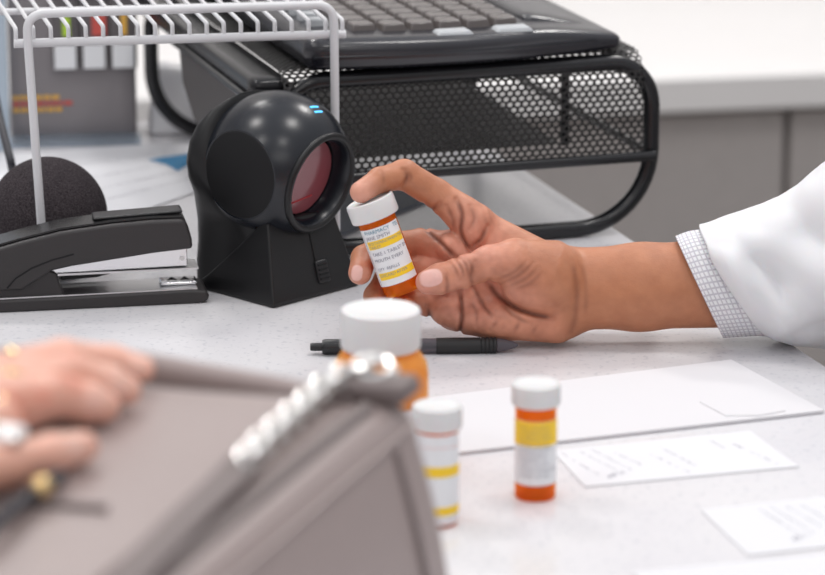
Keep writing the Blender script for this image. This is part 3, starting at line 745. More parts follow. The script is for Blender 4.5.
# flap fold line
fl = [P(x, y, ez+0.0002) for x, y in ((700, 402), (726, 416), (760, 415.5), (785, 411))]
add('flap_edge', g_tube(fl, 0.0005, 5), M['paper2'], env, False)
slip, c2, z2 = sheet('prescription_slip', [(552, 451), (750, 431), (799, 467), (585, 487)], 0.0003, M['paper'], 'small printed paper slip just right of the upright pill vial', 'paper slip', group='printed slips on the counter')
marks(slip, c2, z2+0.0001, [(0.03, 0.1, 0.10, 0.75, .0013), (0.12, 0.1, 0.2, 0.7, .0012), (0.18, 0.08, 0.27, 0.75, .0013), (0.25, 0.1, 0.33, 0.6, .0012), (0.42, 0.35, 0.5, 0.9, .0013), (0.5, 0.2, 0.56, 0.75, .0012), (0.76, 0.15, 0.78, 0.4, .0012), (0.84, 0.3, 0.92, 0.9, .0015)], M['inkfaint'])
marks(slip, c2, z2+0.0001, [(0.14, 0.82, 0.25, 0.70, .003), (0.14, 0.84, 0.24, 0.75, .002)], M['inkgrey'])
sl2, c3, z3 = sheet('prescription_slip', [(700, 510), (905, 488), (965, 532), (748, 556)], 0.0003, M['paper'], 'printed paper slip near the lower right corner of the photo', 'paper slip', group='printed slips on the counter')
marks(sl2, c3, z3+0.0001, [(0.25, 0.1, 0.3, 0.7, .0013), (0.31, 0.08, 0.37, 0.75, .0013), (0.38, 0.1, 0.43, 0.6, .0012), (0.45, 0.1, 0.5, 0.6, .0012), (0.55, 0.2, 0.6, 0.7, .0012)], M['inkfaint'])
marks(sl2, c3, z3+0.0001, [(0.26, 0.80, 0.36, 0.68, .003), (0.26, 0.82, 0.35, 0.74, .002)], M['inkgrey'])
sheet('paper_sheet', [(632, 572), (900, 548), (965, 600), (690, 628)], 0.0003, M['paper'], 'blank paper sheet cut off by the bottom edge of the photo', 'paper')
lf, c4, z4 = sheet('leaflet', [(-40, 158), (215, 140), (255, 172), (-5, 262)], 0.0006, M['paper'], 'printed white leaflet with blue mark behind the scanner', 'leaflet')
bl = [P(x, y, z4+0.0003) for x, y in ((148, 160), (162, 157), (196, 153), (200, 160), (186, 166), (178, 171), (165, 164))]
add('blue_print', (bl, [tuple(range(len(bl)))]), M['bluelogo'], lf, False, fix=False)
marks(lf, c4, z4+0.0003, [(0.25, 0.25, 0.9, 0.2, .003), (0.3, 0.45, 0.85, 0.42, .003), (0.3, 0.6, 0.9, 0.6, .003), (0.45, 0.75, 0.9, 0.78, .003)], M['greyprint'])
sheet('grey_board', [(250, 160), (420, 178), (432, 200), (330, 240)], 0.002, M['bluegrey'], 'blue grey board lying on the counter under the mesh stand', 'board')

# ------------------------------------------------------------------ organizer at far left
OA = R(7)
o0 = P(52, 142); oR = Vector((math.cos(OA), math.sin(OA), 0)); oB = Vector((-math.sin(OA), math.cos(OA), 0)); 
OM = Matrix.Translation(o0) @ Matrix.Rotation(OA, 4, 'Z')
org = empty('desk_organizer', o0, OA, 'smoky grey organizer box with three white tags behind the wire rack', 'organizer')
os_ = 0.000855   # metres per pixel there
kzo = os_/math.cos(PITCH)
x0, x1 = (-40)*os_, (85)*os_
add('case', g_rbox((x0, 0, 0), (x1, 0.10, 0.200), 0.004, 8), M['orgbody'], org)
for k in range(3):
    cx = (68+28.5*k-52)*os_
    pk = add('pocket', g_rbox((cx-0.0115, -0.005, 0.062), (cx+0.0115, -0.0002, 0.19), 0.0022, 6), M['orgdark'], org)
    add('white_tag', g_box((cx-0.0095, -0.0062, (142-70)*kzo), (cx+0.0085, -0.0052, (142-47)*kzo)), M['label'], pk)
    add('colour_tab', g_box((cx-0.002, -0.0068, (142-38)*kzo), (cx+(0.004, 0.010, 0.003)[k], -0.0052, (142-(20, 18, 12)[k])*kzo)), (M['green'], M['red'], M['amber'])[k], pk)
for k, (mm, w_) in enumerate((('amber', 45), ('red', 52), ('amber', 42))):
    pr = []
    x = (15-52)*os_
    while x < (15+w_-52)*os_:
        l = random.uniform(0.003, 0.007); z = (142-100-6*k)*kzo; pr.append(g_box((x, -0.0008, z), (x+l, -0.0001, z+0.0034))); x += l+0.0012
    add('printed_text', merge(*pr), M[mm], org)['kind'] = 'stuff'
add('front_ledge', g_rbox((x0-0.004, -0.022, 0), (x1+0.002, 0.0, 0.007), 0.002, 5), M['clearacrylic'], org)
# pale blue board beside it
pb = P(-18, 150); e = add('document_holder', g_rbox((pb.x-0.06, pb.y-0.004, 0), (pb.x+0.024, pb.y+0.004, 0.20), 0.002, 5), M['paleblue']); tag(e, 'pale blue plastic document holder at the left edge of photo', 'document holder')
cb = [PY(-12, 60, 2.45), PY(-2, 110, 2.42), PY(5, 140, 2.38), PY(12, 165, 2.34), P(13, 195, 0.003), P(-20, 215, 0.003)]
cb[3].z = max(cb[3].z, 0.02)
o = add('power_cord', g_tube(arcpath(cb, 0.03, 8), 0.0032, 10), M['cord']); tag(o, 'black cord hanging at left edge behind the foam ball', 'cord')
# white crumpled paper bag under the stand
pbg = P(180, 131)
def crum(p):
    v = noise.noise_vector(p*28)*0.006; z = max(0.0008, (p+v).z if p.z > 0.002 else p.z)
    return Vector((p.x+v.x-0.10*p.z*p.x/0.05*0, p.y+v.y, z))
g = g_rbox((-0.024, -0.02, 0), (0.024, 0.02, 0.058), 0.006, 12, crum)
o = add('paper_bag', ([pbg+v for v in g[0]], g[1]), M['bag_white']); tag(o, 'crumpled white paper bag seen through the left end of the stand', 'paper bag')
# keyboard cable along the counter behind the fingers
cc = [P(330, 246, 0.0026), P(345, 250, 0.0026), P(368, 254, 0.0026), P(400, 258, 0.0026), P(430, 262, 0.0026)]

# ------------------------------------------------------------------ pharmacist's hand and sleeve
Fd = Field((-62, -50, -46), (215, 100, 52), 0.72)
palm = Fd.new()
def c(a, b, ra, rb, k=6, sq=(1, 1, 1)): Fd.cone(palm, H(*a), H(*b), ra, rb, k, sq)
# forearm (wide vertically, thinner in depth)
c((565, 289, -4), (640, 287, -4), 27.0, 28.0, 8, (1, 1, 1.28)); c((640, 287, -4), (760, 281, -4), 28.0, 30.5, 8, (1, 1, 1.22))
# back of the hand, rows from wrist to knuckles
c((560, 286, -8), (478, 231, -15), 23, 15.0, 10, (1, 1, 1.3))
c((560, 290, -8), (455, 255, -17), 23, 14.0, 10, (1, 1, 1.3))
c((560, 298, -7), (455, 283, -17), 23, 14.0, 10, (1, 1, 1.3))
c((555, 308, -6), (455, 310, -15), 20, 14.0, 10, (1, 1, 1.2))
# hypothenar heel along the lower edge, thenar mound toward the camera
c((556, 322, 1), (500, 320, -1), 13.5, 13.0, 6); c((500, 320, -1), (466, 318, -5), 13, 11, 6)
c((548, 272, 9), (518, 262, 13), 22, 15.5, 7)
c((556, 286, 9), (522, 284, 12), 17.5, 13.5, 6); c((530, 290, 13), (545, 288, 13), 13, 14, 5)
# pads at the roots of the fingers
c((462, 216, -4), (474, 236, -5), 9.5, 9.5, 3.5); c((449, 246, -5), (462, 258, -6), 8.5, 8, 3.5); c((446, 281, -6), (458, 288, -7), 8.5, 8, 3.5); c((446, 312, -5), (456, 314, -5), 9.5, 9.5, 3.5)
G = palm
def finger(pts, rs, k=2.5, kb_=7, sq=(1, 1, 1)):
    global G
    g = Fd.chain([H(*p) for p in pts], rs, k, sq); return g
fi = finger([(474, 221, -8), (436, 194, -5), (404, 174.5, 2), (380, 180, 14), (361, 192, 23)], [12.5, 10.2, 9.9, 8.3, 7.3])
fm = finger([(458, 250, -14), (424, 243, -22), (385, 247, -24), (364, 258, -12), (360, 273, 5)], [11.5, 10.0, 9.2, 8.4, 7.8])
fr = finger([(455, 274, -14), (421, 267, -22), (388, 278, -24), (376, 296, -14), (378, 304, -2)], [11.0, 9.6, 8.8, 8.0, 7.2])
fp = finger([(455, 305, -10), (430, 303, -13), (408, 300, -11), (402, 306, 2), (407, 307, 8)], [10.5, 9.0, 8.2, 7.2, 6.6])
ft = finger([(548, 280, 9), (512, 263, 16), (490, 263, 19), (462, 272.5, 21.5), (440, 279, 20.5), (428, 282, 18.5)], [17, 14.5, 11.3, 10.2, 9.7, 8.2], 4)
# flattened thumb end toward the camera
allg = Fd.blend(palm, fi, 7); 
for f_ in (fm, fr, fp): allg = np.minimum(allg, Fd.blend(palm, f_, 6))
allg = Fd.blend(allg, ft, 3.5)
# nails (raised plates)
def nail(p, rx, ry, rz, ang, k=0.4):
    q = np.array(H(*p)); m = max(rx, ry)+3; sl = Fd.sub(q-m, q+m)
    X, Y, Z = np.meshgrid(*(Fd.ax[i][sl[i]] for i in range(3)), indexing='ij', sparse=True)
    ca, sa_ = math.cos(ang), math.sin(ang); u = ((X-q[0])*ca+(Y-q[1])*sa_); v = (-(X-q[0])*sa_+(Y-q[1])*ca)
    d = ((np.abs(u/rx)**2.6+np.abs(v/ry)**2.6+np.abs((Z-q[2])/rz)**2)**0.5-1)*min(rx, ry, rz)
    Fd.smin(allg, sl, d.astype(np.float32), k)
nail((431, 278, 26.3), 8.0, 6.0, 3.4, R(12)); nail((357, 273, 10.5), 4.0, 5.6, 3.0, R(-6))
# creases, in image pixels
def spl(pts, n=6):
    out = []; m = len(pts)
    for i in range(m-1):
        a, b, c_, d = (np.array(pts[max(0, i-1)], float), np.array(pts[i], float), np.array(pts[i+1], float), np.array(pts[min(m-1, i+2)], float))
        for k in range(n):
            t = k/n; out.append(tuple(0.5*((2*b)+(-a+c_)*t+(2*a-5*b+4*c_-d)*t*t+(-a+3*b-3*c_+d)*t**3)))
    out.append(tuple(pts[-1])); return out
CR0 = [([(422, 222), (429, 232), (441, 243), (456, 258)], 1.5, 1.5), ([(456, 199), (462, 214), (461, 232), (470, 251)], 1.4, 1.4), ([(446, 206), (452, 218), (455, 232)], 0.7, 1.2),
      ([(487.5, 226), (481, 239), (473, 246)], 1.1, 1.4), ([(470, 206), (474, 218), (470, 230)], 0.6, 1.2),
      ([(473, 287), (479, 297), (485, 308), (494, 318)], 1.2, 1.3), ([(488, 281), (497, 295), (512, 306), (532, 314), (552, 318)], 1.7, 1.7), ([(500, 302), (512, 314), (530, 324)], 0.7, 1.1),
      ([(460, 291), (462, 312), (460, 336)], 1.9, 1.5), ([(427, 306), (430, 318), (428, 330)], 1.4, 1.3), ([(444, 270), (447, 284), (446, 296)], 0.8, 1.2), ([(474, 262), (470, 276), (473, 288)], 0.9, 1.3),
      ([(498, 318), (490, 330)], 0.6, 1.0), ([(520, 320), (513, 334)], 0.6, 1.0), ([(538, 322), (530, 336)], 0.5, 1.0), ([(470, 300), (476, 312), (476, 326)], 0.6, 1.1),
      ([(570, 262), (575, 290), (574, 318), (569, 338)], 0.5, 2.2), ([(581, 262), (585, 290), (584, 315)], 0.25, 1.6),
      ([(403, 170), (407, 177), (403, 186)], 1.3, 1.2), ([(407, 170), (411, 178), (408, 184)], 0.7, 1.0), ([(381, 172), (384, 180), (383, 188)], 0.5, 1.0), ([(423, 203), (431, 209), (440, 203)], 1.1, 1.4),
      ([(455, 261), (461, 269), (464, 279)], 0.9, 0.9), ([(460, 259), (466, 267), (468, 278)], 0.9, 0.9), ([(450, 264), (455, 270), (458, 279)], 0.7, 0.9), ([(465, 258), (470, 265), (472, 275)], 0.5, 0.9),
      ([(497, 280), (512, 273), (526, 261)], 0.5, 0.9), ([(502, 283), (518, 275), (532, 263)], 0.55, 0.9), ([(507, 286), (524, 279), (537, 267)], 0.5, 0.9), ([(513, 289), (528, 284), (541, 273)], 0.4, 0.9)]
CR = [(spl(p), d, w) for p, d, w in CR0]
for pts, dp, w_ in CR: Fd.crease(allg, [H(x, y, 5) for x, y in pts], dp*0.95, w_)
Vh, Fh = Fd.mesh(allg)
Wv = np.array([CW(0, 0, 0)]) + np.outer(Vh[:, 0]/1000, RT) + np.outer(Vh[:, 1]/1000, UP) - np.outer(Vh[:, 2]/1000, FW)
Wv[:, 2] = np.maximum(Wv[:, 2], 0.0006)
def lin(r, g, b): return np.array([((x/255+0.055)/1.055)**2.4 if x > 10 else x/255/12.92 for x in (r, g, b)])
def colour(V, base, zones):
    C_ = np.tile(base, (len(V), 1))
    for d, w, col in zones:
        f = np.clip(1-d/w, 0, 1); f = f*f*(3-2*f); C_ = C_*(1-f[:, None]) + col*f[:, None]
    return C_
def sdp(V, pts):
    dm = np.full(len(V), 1e9)
    for a, b in zip(pts[:-1], pts[1:]): dm = np.minimum(dm, segdist(V, a, b)[0])
    return dm
V2 = Vh.copy(); V2[:, 2] = 0
def h2(pts): return [np.array([*H(x, y, 0)[:2], 0.0]) for x, y in pts]
zones = [(sdp(V2, h2([(470, 235), (500, 300), (460, 310), (450, 260), (470, 235)])), 42, lin(214, 149, 126)),
         (sdp(V2, h2([(520, 320), (545, 325)])), 22, lin(208, 142, 114)),
         (np.linalg.norm(Vh-np.array(H(361, 194, 24)), axis=1), 18, lin(232, 172, 152)),
         (np.linalg.norm(Vh-np.array(H(360, 275, 6)), axis=1), 15, lin(218, 150, 130))]
tz = segdist(Vh, H(545, 270, 20), H(450, 274, 24))[0]
zones.append((tz, 17, lin(186, 122, 92)))
zones.append((np.linalg.norm(Vh-np.array(H(420, 286, 22)), axis=1), 17, lin(228, 160, 140)))
zones.append((tz*0+np.maximum(0, segdist(V2, *h2([(600, 290), (800, 280)]))[0]), 45, lin(188, 125, 90)))
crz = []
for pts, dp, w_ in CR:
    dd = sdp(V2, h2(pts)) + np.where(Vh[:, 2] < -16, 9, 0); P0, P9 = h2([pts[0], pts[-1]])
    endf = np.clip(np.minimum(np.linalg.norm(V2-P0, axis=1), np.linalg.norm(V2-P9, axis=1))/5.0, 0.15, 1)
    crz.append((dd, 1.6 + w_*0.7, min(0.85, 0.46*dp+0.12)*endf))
def nz(p, rx, ry, ang):
    q = np.array(H(*p)); u = (Vh[:, 0]-q[0])*math.cos(ang)+(Vh[:, 1]-q[1])*math.sin(ang); v = -(Vh[:, 0]-q[0])*math.sin(ang)+(Vh[:, 1]-q[1])*math.cos(ang)
    return np.where(Vh[:, 2] > q[2]-3, (np.abs(u/rx)**2.6+np.abs(v/ry)**2.6)**(1/2.6), 9)
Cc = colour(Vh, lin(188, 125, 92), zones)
nzv = np.array([noise.noise(Vector(v)*0.09) + 0.5*noise.noise(Vector(v)*0.25) for v in Vh])
palmw = np.clip(1-sdp(V2, h2([(470, 235), (500, 300), (460, 310), (450, 260), (470, 235)]))/45, 0, 1)
Cc = Cc*(1 + (nzv*(0.10+0.22*palmw))[:, None]*np.array([0.8, 1.0, 1.1]))
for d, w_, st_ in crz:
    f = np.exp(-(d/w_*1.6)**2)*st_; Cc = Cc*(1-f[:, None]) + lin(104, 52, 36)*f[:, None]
for p, rx, ry, an in (((431, 278, 26.3), 8.0, 6.0, R(12)), ((357, 273, 10.5), 4.0, 5.6, R(-6))):
    d = nz(p, rx, ry, an); f = np.clip((1.0-d)*8, 0, 1)[:, None]; Cc = Cc*(1-f) + lin(238, 190, 180)*f
def bodymesh(name, Wv, Fh, Cc, m, parent=None):
    me = bpy.data.meshes.new(name); me.from_pydata(Wv.tolist(), [], Fh.tolist()); 
    at = me.color_attributes.new('Col', 'FLOAT_COLOR', 'POINT')
    at.data.foreach_set('color', np.concatenate([Cc, np.ones((len(Cc), 1))], 1).astype(np.float32).ravel())
    bm = bmesh.new(); bm.from_mesh(me); bmesh.ops.recalc_face_normals(bm, faces=bm.faces)
    for _ in range(2): bmesh.ops.smooth_vert(bm, verts=bm.verts, factor=0.45, use_axis_x=True, use_axis_y=True, use_axis_z=True)
    bm.to_mesh(me); bm.free(); smooth(me, 180); return link(name, me, m, parent)
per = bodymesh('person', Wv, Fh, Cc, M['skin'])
tag(per, 'person in white coat resting a forearm on counter and holding up an amber vial', 'person')
# sleeves: rings given by their top and bottom, depth half-axis in metres
FOLDS = [(752, 262, 800, 322, -7, 6), (786, 300, 812, 344, 8, 7), (770, 245, 840, 300, 6, 9), (800, 232, 880, 280, -6, 8), (790, 330, 860, 318, -7, 5), (745, 240, 775, 320, 3, 6)]
def sleeve(name, rings, m, N=64, wr=0.0, par=per, th=0.0012, seed=1, bulge=10):
    out = []; RS = []
    # interpolate rings
    seg = 8
    def cr_(a, b, c_, d, t): return 0.5*((2*b)+(-a+c_)*t+(2*a-5*b+4*c_-d)*t*t+(-a+3*b-3*c_+d)*t**3)
    arr = [np.array(r, float) for r in rings]
    for i in range(len(arr)-1):
        a = arr[max(0, i-1)]; b = arr[i]; c_ = arr[i+1]; d = arr[min(len(arr)-1, i+2)]
        for k in range(seg): RS.append(cr_(a, b, c_, d, k/seg))
    RS.append(arr[-1])
    for i, (tx, ty, bx, by, hd_, zc) in enumerate(RS):
        T = Vector(H(tx, ty, zc)); B = Vector(H(bx, by, zc)); cc_ = (T+B)/2; A = (T-B)/2; Bv = Vector((bulge*0.5, 0, hd_*1000)); ring = []
        for j in range(N):
            a = 2*math.pi*j/N; p = cc_ + A*math.cos(a) + Bv*math.sin(a)
            if wr:
                f = min(1, i/6); dirn = (p-cc_).normalized()
                w1 = noise.noise(Vector((p.x*0.018+seed, p.y*0.03-p.x*0.016, p.z*0.018)))*wr*f*1.5 + abs(noise.noise(Vector((p.x*0.03+p.y*0.035, p.z*0.03, seed))))*wr*f*0.9
                wt = 0.18 + 0.82*max(0.0, math.sin(a))**0.7 if math.sin(a) > 0 else 0.18
                for (fx1, fy1, fx2, fy2, am, wd2) in FOLDS:
                    A2 = Vector(H(fx1, fy1, 0)[:2]); B2 = Vector(H(fx2, fy2, 0)[:2]); ab2 = B2-A2; pp = Vector((p.x, p.y)); t2 = max(0, min(1, (pp-A2).dot(ab2)/ab2.length_squared))
                    dd2 = (pp-A2-ab2*t2).length
                    if math.sin(a) > 0: w1 += am*math.exp(-(dd2/wd2)**2)*math.sin(a)*f
                p = p + dirn*w1*wt
            q = CW(*p); q.z = max(q.z, 0.0012); ring.append(q)
        out.append(ring)
    V, Fc = g_loft(out, cap=False)
    me = mkmesh(name, V, Fc, 180)
    uv = me.uv_layers.new(name='UVMap'); n = len(out)
    for p in me.polygons:
        for li in p.loop_indices:
            vi = me.loops[li].vertex_index; uv.data[li].uv = ((vi % N)/N, (vi//N)/n)
        us = [uv.data[li].uv[0] for li in p.loop_indices]
        if max(us)-min(us) > 0.5:
            for li in p.loop_indices:
                if uv.data[li].uv[0] < 0.5: uv.data[li].uv[0] += 1
    o = link(name, me, m, par); s = o.modifiers.new('solid', 'SOLIDIFY'); s.thickness = th; s.offset = 1; return o
sleeve('shirt_cuff', [(676, 238, 723, 336, .029, -4), (690, 233, 738, 335, .031, -4), (712, 230, 757, 334, .032, -4), (740, 226, 790, 336, .034, -4)], M['shirt'], th=0.0014, bulge=-6)
sleeve('coat_sleeve', [(700, 227.5, 766, 332, .036, -4), (722, 221, 782, 338, .040, -4), (750, 212, 800, 344, .045, -4), (790, 193, 835, 349, .052, -3), (830, 163, 880, 352, .058, 0), (900, 120, 950, 352, .062, 4), (1000, 80, 1050, 350, .066, 8), (1120, 30, 1180, 330, .066, 10), (1260, -60, 1340, 290, .068, 10)], M['coat'], wr=9.5, th=0.0022, seed=3.3, bulge=-16)

# ------------------------------------------------------------------ handbag
BZ = 0.148
bA = R(-14)
tr_ = P(413, 394, BZ)
BM = Matrix.Translation((tr_.x, tr_.y, 0)) @ Matrix.Rotation(bA, 4, 'Z')       # local origin: far right top corner, x right, y away
BW, BD = 0.36, 0.34
skew = 0.096                                                # near end drifts left
def bl_(p):   # local box coords -> bag surface (local)
    x, y, z = p
    t = z/BZ
    fx = max(0, -x)/BW; fy = max(0, -y)/BD
    z2 = z + (t**3)*(0.010*math.sin(math.pi*min(1, fx*1.05))*math.sin(math.pi*min(1, fy*1.1)) - 0.008*fx)
    x2 = x + 0.026*(1-t) + skew*y + 0.006*math.sin(t*math.pi)*(1 if x > -0.1 else 0)
    y2 = y + 0.004*math.sin(x*30)
    n_ = noise.noise(Vector((x*9, y*9, z*9)))*0.005
    return Vector((x2 if True else x, y2, max(0.0, z2+n_*t)))
bag = empty('handbag', BM @ Vector((-0.18, -0.17, 0)), bA, 'taupe leather handbag with silver chain in the blurred foreground', 'handbag')
BMi = WM[bag.name].inverted() @ BM
add('body', g_rbox((-BW, -BD, 0), (0, 0, BZ), 0.013, 40, lambda p: BMi @ bl_(p)), M['leather'], bag, ang=180)
def onbag(x, y, z=BZ, off=0.0): q = bl_(Vector((x, y, z))); q.z += off; return BMi @ q
# flap panel over the top
def strip(name, x0, x1, y0, y1, off, th, m, n=20, par=bag, z=BZ):
    V, Fc = [], []
    for k in (0, 1):
        for i in range(n+1):
            for j in range(n+1):
                V.append(onbag(x0+(x1-x0)*i/n, y0+(y1-y0)*j/n, z, off+th*k))
    m2 = (n+1)**2
    for i in range(n):
        for j in range(n):
            q = [i*(n+1)+j, (i+1)*(n+1)+j, (i+1)*(n+1)+j+1, i*(n+1)+j+1]
            Fc.append(tuple(q)); Fc.append(tuple(v+m2 for v in q[::-1]))
    edge = [i*(n+1) for i in range(n+1)] + [n*(n+1)+j for j in range(1, n+1)] + [i*(n+1)+n for i in range(n-1, -1, -1)] + [j for j in range(n-1, 0, -1)]
    for a, b in zip(edge, edge[1:]+edge[:1]): Fc.append((a, b, b+m2, a+m2))
    return add(name, (V, Fc), m, par)
strip('flap', -0.33, -0.032, -0.30, -0.030, -0.0005, 0.0035, M['leather'])
rl = []
for i in range(25):
    t = i/24; x = -0.32+0.30*t; hh = 0.004 + 0.016*math.sin(math.pi*min(1, max(0, (t-0.05)/0.9)))**0.7; ring = []
    for j in range(12):
        a_ = 2*math.pi*j/12; q = bl_(Vector((x, -0.010+0.007*math.cos(a_), BZ))); q.z += -0.003 + hh*(0.5+0.5*math.sin(a_)); ring.append(BMi @ q)
    rl.append(ring)
add('rear_lip', g_loft(rl), M['leather'], bag, ang=180)
add('zip_line', g_tube([onbag(x, -0.027, BZ, 0.0015) for x in np.linspace(-0.31, -0.02, 16)], 0.0022, 8), M['leatherdark'], bag)
add('seam', g_tube([onbag(x, -0.235+0.12*(x+0.3), BZ, 0.0046) for x in np.linspace(-0.30, -0.06, 16)], 0.0016, 6), M['leatherdark'], bag)
def sidept(y, z, off=0.001): q = bl_(Vector((0, y, z))); q.x += off; return BMi @ q
add('piping', g_tube([sidept(-0.040, z, 0.0002) for z in np.linspace(0.004, BZ-0.016, 12)], 0.0022, 8), M['leatherdark'], bag)
add('piping', g_tube([sidept(y, BZ-0.012, 0.0006) for y in np.linspace(-0.32, -0.012, 24)], 0.0014, 8), M['leather'], bag)
add('edge_shade_tube', g_tube([onbag(-0.012, y, BZ, -0.001) for y in np.linspace(-0.32, -0.03, 24)], 0.0045, 8), M['leatherdark'], bag)  # dark tube stands in for the shadow gap beside the chain
# corner tab + clasp
g = g_rbox((-0.030, -0.016, 0), (0.004, 0.010, 0.010), 0.004, 8, lambda p: onbag(p.x, p.y-0.008, BZ, p.z))
add('corner_tab', g, M['leatherdark'], bag)
rc_ = onbag(-0.014, -0.008, BZ, 0.016)
# chain: along the right top edge toward the viewer
import_path = [(388, 372), (352, 372), (322, 388), (300, 408), (282, 424), (262, 442), (244, 462)]
cpts = [P(x, y, BZ+0.012) for x, y in import_path]
def resample(pts, n):
    ds = [0]; 
    for a, b in zip(pts, pts[1:]): ds.append(ds[-1]+(b-a).length)
    out = []
    for i in range(n):
        s = ds[-1]*i/(n-1)
        for k in range(len(pts)-1):
            if s <= ds[k+1]+1e-9: t = (s-ds[k])/(ds[k+1]-ds[k]); out.append(pts[k]*(1-t)+pts[k+1]*t); break
    return out
NL = 15; cp_ = resample(cpts, NL+1)
ch = empty('bag_chain', cp_[0], 0) if False else None
for i in range(NL):
    a, b = cp_[i], cp_[i+1]; m_ = (a+b)/2; d = (b-a).normalized(); u = d.cross(Vector((0, 0, 1))).normalized(); w_ = d.cross(u)
    q = u*math.cos(R(35 if i % 2 else -50)) + w_*math.sin(R(35 if i % 2 else -50)); L = (b-a).length*0.80; Wd = L*0.62
    pts = [m_ + d*L*math.cos(t) + q*Wd*math.sin(t) for t in [2*math.pi*k/20 for k in range(20)]]
    add('chain_link', g_tube(pts, 0.0019, 8, True), M['silver'], bag, False)
# leather strap continuing
stp = [P(x, y, BZ+0.008) for x, y in ((246, 460), (222, 486), (190, 516), (150, 556), (96, 612))]
stp = resample(stp, 20); rings = []
for i, p in enumerate(stp):
    a = stp[max(0, i-1)]; b = stp[min(len(stp)-1, i+1)]; d = (b-a).normalized(); u = d.cross(Vector((0, 0, 1))).normalized()
    rings.append([p+u*0.008*s_+Vector((0, 0, z_)) for s_, z_ in ((-1, -0.0016), (1, -0.0016), (1.0, 0.0016), (0.6, 0.003), (-0.6, 0.003), (-1, 0.0016))])
add('shoulder_strap', g_loft(rings), M['leatherdark'], bag, False)
# buckle ring near the corner
add('clasp_ring', g_tube([P(372, 367, BZ+0.014)+Vector((0.009*math.cos(t), 0.009*math.sin(t), 0.003*math.sin(t))) for t in [2*math.pi*k/24 for k in range(24)]], 0.0017, 8, True), M['silver'], bag, False)
# black cord with gold bead on top
cd = [P(x, y, BZ+0.012) for x, y in ((-45, 548), (-10, 528), (15, 508), (38, 490), (60, 476))]
add('black_strap', g_tube(resample(cd, 14), 0.0036, 8), M['cord'], bag, False)
bdp = P(41, 487, BZ+0.014); g = g_lathe([(0.005*math.sin(math.pi*i/12), -0.005*math.cos(math.pi*i/12)) for i in range(13)], 16)
add('gold_bead', ([bdp+v for v in g[0]], g[1]), M['gold'], bag, False)

# ------------------------------------------------------------------ customer's hand on the bag
HB = BZ + 0.0075
def W1(px, py, h): p = P(px, py, HB + h/1000); return (p.x*1000, p.y*1000, p.z*1000)
F2 = Field((-390, 1230, 140), (-80, 1640, 225), 1.3)
def ch1(pts, k=3): return F2.chain([W1(x, y, h) for x, y, h, r in pts], [r for *_, r in pts], k)
pal = F2.new()
for a, b, ra, rb in (((-110, 400, 22), (10, 383, 18), 20, 12.5), ((-110, 420, 24), (5, 402, 19), 20, 12.5), ((-110, 440, 24), (-5, 424, 18), 20, 12), ((-260, 450, 26), (-110, 420, 26), 25, 24), ((-130, 470, 20), (-40, 470, 15), 15, 11)):
    F2.cone(pal, W1(*a), W1(*b), ra, rb, 9)
f1 = ch1([(10, 376, 16, 12), (62, 360, 16, 9.6), (112, 363, 10, 8.2), (142, 369, 7, 6.2)])
f2 = ch1([(10, 392, 17, 12.5), (70, 375, 17, 10.3), (108, 384, 11, 8.8), (126, 390, 7.5, 7.2)])
f3 = ch1([(0, 412, 16, 12.0), (50, 396, 16, 10.4), (88, 402, 10, 9.0), (104, 406, 7.5, 7.4)])
f4 = ch1([(-35, 472, 13, 11.0), (10, 463, 12, 9.0), (52, 453, 10, 8.6), (82, 447, 8, 7.4)])
g = pal
for f_ in (f1, f2, f3): g = np.minimum(g, F2.blend(pal, f_, 7))
g = F2.blend(g, f1, 1); g = F2.blend(g, f4, 3)
Vc, Fcc = F2.mesh(g); Wc = Vc/1000
def zz(px, py, h, w, col): return (np.linalg.norm(Vc-np.array(W1(px, py, h)), axis=1), w, col)
zs = [zz(142, 366, 12, 14, lin(246, 205, 190)), zz(122, 384, 14, 14, lin(246, 205, 190)), zz(82, 444, 14, 14, lin(246, 205, 190)), zz(100, 400, 14, 12, lin(244, 200, 186)),
      zz(66, 358, 24, 16, lin(224, 146, 124)), zz(72, 373, 26, 16, lin(226, 150, 128)), zz(20, 400, 26, 20, lin(226, 150, 128)), zz(50, 392, 24, 14, lin(222, 142, 120))]
Cf = colour(Vc, lin(234, 180, 160), zs)
per2 = bodymesh('person', Wc, Fcc, Cf, M['skinfair'])
tag(per2, 'person whose ringed hand rests on the taupe handbag at lower left', 'person')
def ringon(px, py, h, r, ax_, m, name='ring'):
    c_ = Vector(W1(px, py, h))/1000; a = Vector(ax_).normalized(); u = a.cross(Vector((0, 0, 1))).normalized(); v = a.cross(u)
    return add(name, g_tube([c_+u*r*math.cos(t)+v*r*math.sin(t) for t in [2*math.pi*k/32 for k in range(32)]], 0.0018, 8, True), m, per2)
rg = ringon(12, 378, 16, 0.0132, (1, 0.35, 0), M['gold'])
g = g_lathe([(0.0, -0.004), (0.0045, -0.002), (0.0045, 0.001), (0.0, 0.003)], 10)
add('ornament', ([Vector(W1(12, 374, 28))/1000+v for v in g[0]], g[1]), M['gold'], rg)
rg = ringon(4, 428, 15, 0.0128, (1, 0.3, 0), M['gold'])
for dx, dy in ((0, 0), (7, 2), (-7, 1), (3, -8), (-4, -9), (10, -6), (-10, -8)):
    add('stone', ([Vector(W1(8+dx, 436+dy, 24))/1000+v*0.85 for v in g[0]], g[1]), M['gem'] if (dx+dy) % 2 == 0 else M['silver'], rg)

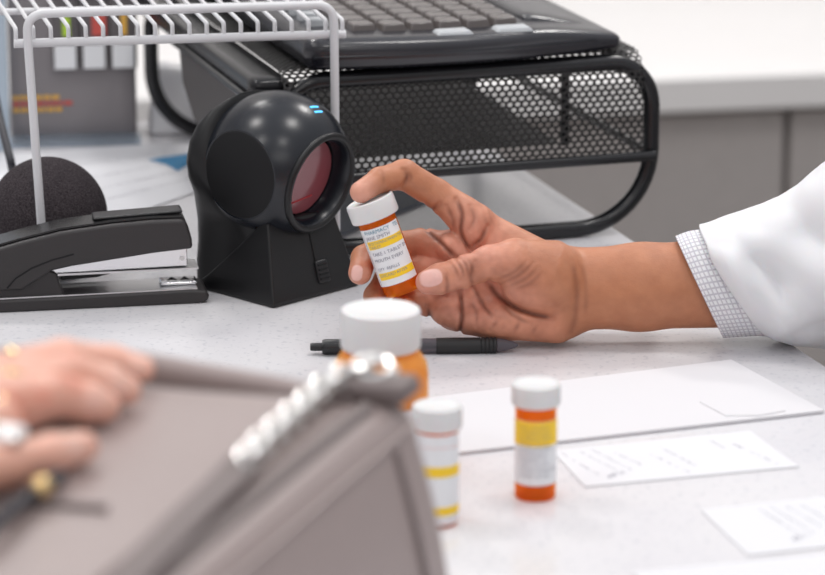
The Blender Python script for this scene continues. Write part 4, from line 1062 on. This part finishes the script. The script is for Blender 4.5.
# ------------------------------------------------------------------ light
wd_ = bpy.data.worlds.new('World'); SC.world = wd_; wd_.use_nodes = True; nt = wd_.node_tree; bg = nt.nodes['Background']
tc = nt.nodes.new('ShaderNodeTexCoord'); sx = nt.nodes.new('ShaderNodeSeparateXYZ'); rp = nt.nodes.new('ShaderNodeValToRGB')
mr = nt.nodes.new('ShaderNodeMapRange'); mr.inputs['From Min'].default_value = -1; mr.inputs['From Max'].default_value = 1
nt.links.new(tc.outputs['Generated'], sx.inputs[0]); nt.links.new(sx.outputs[2], mr.inputs['Value']); nt.links.new(mr.outputs[0], rp.inputs['Fac'])
rp.color_ramp.elements[0].position = 0.45; rp.color_ramp.elements[0].color = (0.24, 0.23, 0.23, 1)
rp.color_ramp.elements[1].position = 1.0; rp.color_ramp.elements[1].color = (0.92, 0.94, 1.0, 1)
e_ = rp.color_ramp.elements.new(0.62); e_.color = (0.50, 0.49, 0.50, 1)
nt.links.new(rp.outputs['Color'], bg.inputs['Color']); bg.inputs['Strength'].default_value = 0.80
def area(x, y, z, sx_, sy_, pw, col=(1, 0.97, 0.94), aim=None):
    l = bpy.data.lights.new('ceiling_or_fill_light', 'AREA'); l.shape = 'RECTANGLE'; l.size = sx_; l.size_y = sy_; l.energy = pw; l.color = col
    o = bpy.data.objects.new('ceiling_or_fill_light', l); COL.objects.link(o); o.location = (x, y, z)
    if aim: o.rotation_euler = (Vector(aim)-Vector((x, y, z))).to_track_quat('-Z', 'Y').to_euler()
for x, y in ((-0.9, 0.9), (0.3, 0.7), (-0.9, 2.1), (0.5, 2.0), (-0.6, 3.3), (0.8, 3.4)):
    area(x, y, 1.75, 0.30, 0.30, 3.6 if y < 1.5 else (6.0 if y < 2.5 else 11.0))
area(0.3, -0.6, 1.4, 1.2, 0.8, 4, aim=(0.0, 2.1, 0.0))  # unseen soft fill added behind the camera, not a ceiling fixture
vs = SC.view_settings; vs.view_transform = 'Standard'; vs.look = 'None'; vs.gamma = 1.0; vs.use_curve_mapping = False; vs.exposure = 0.22
SC.cycles.max_bounces = 10; SC.cycles.transparent_max_bounces = 24
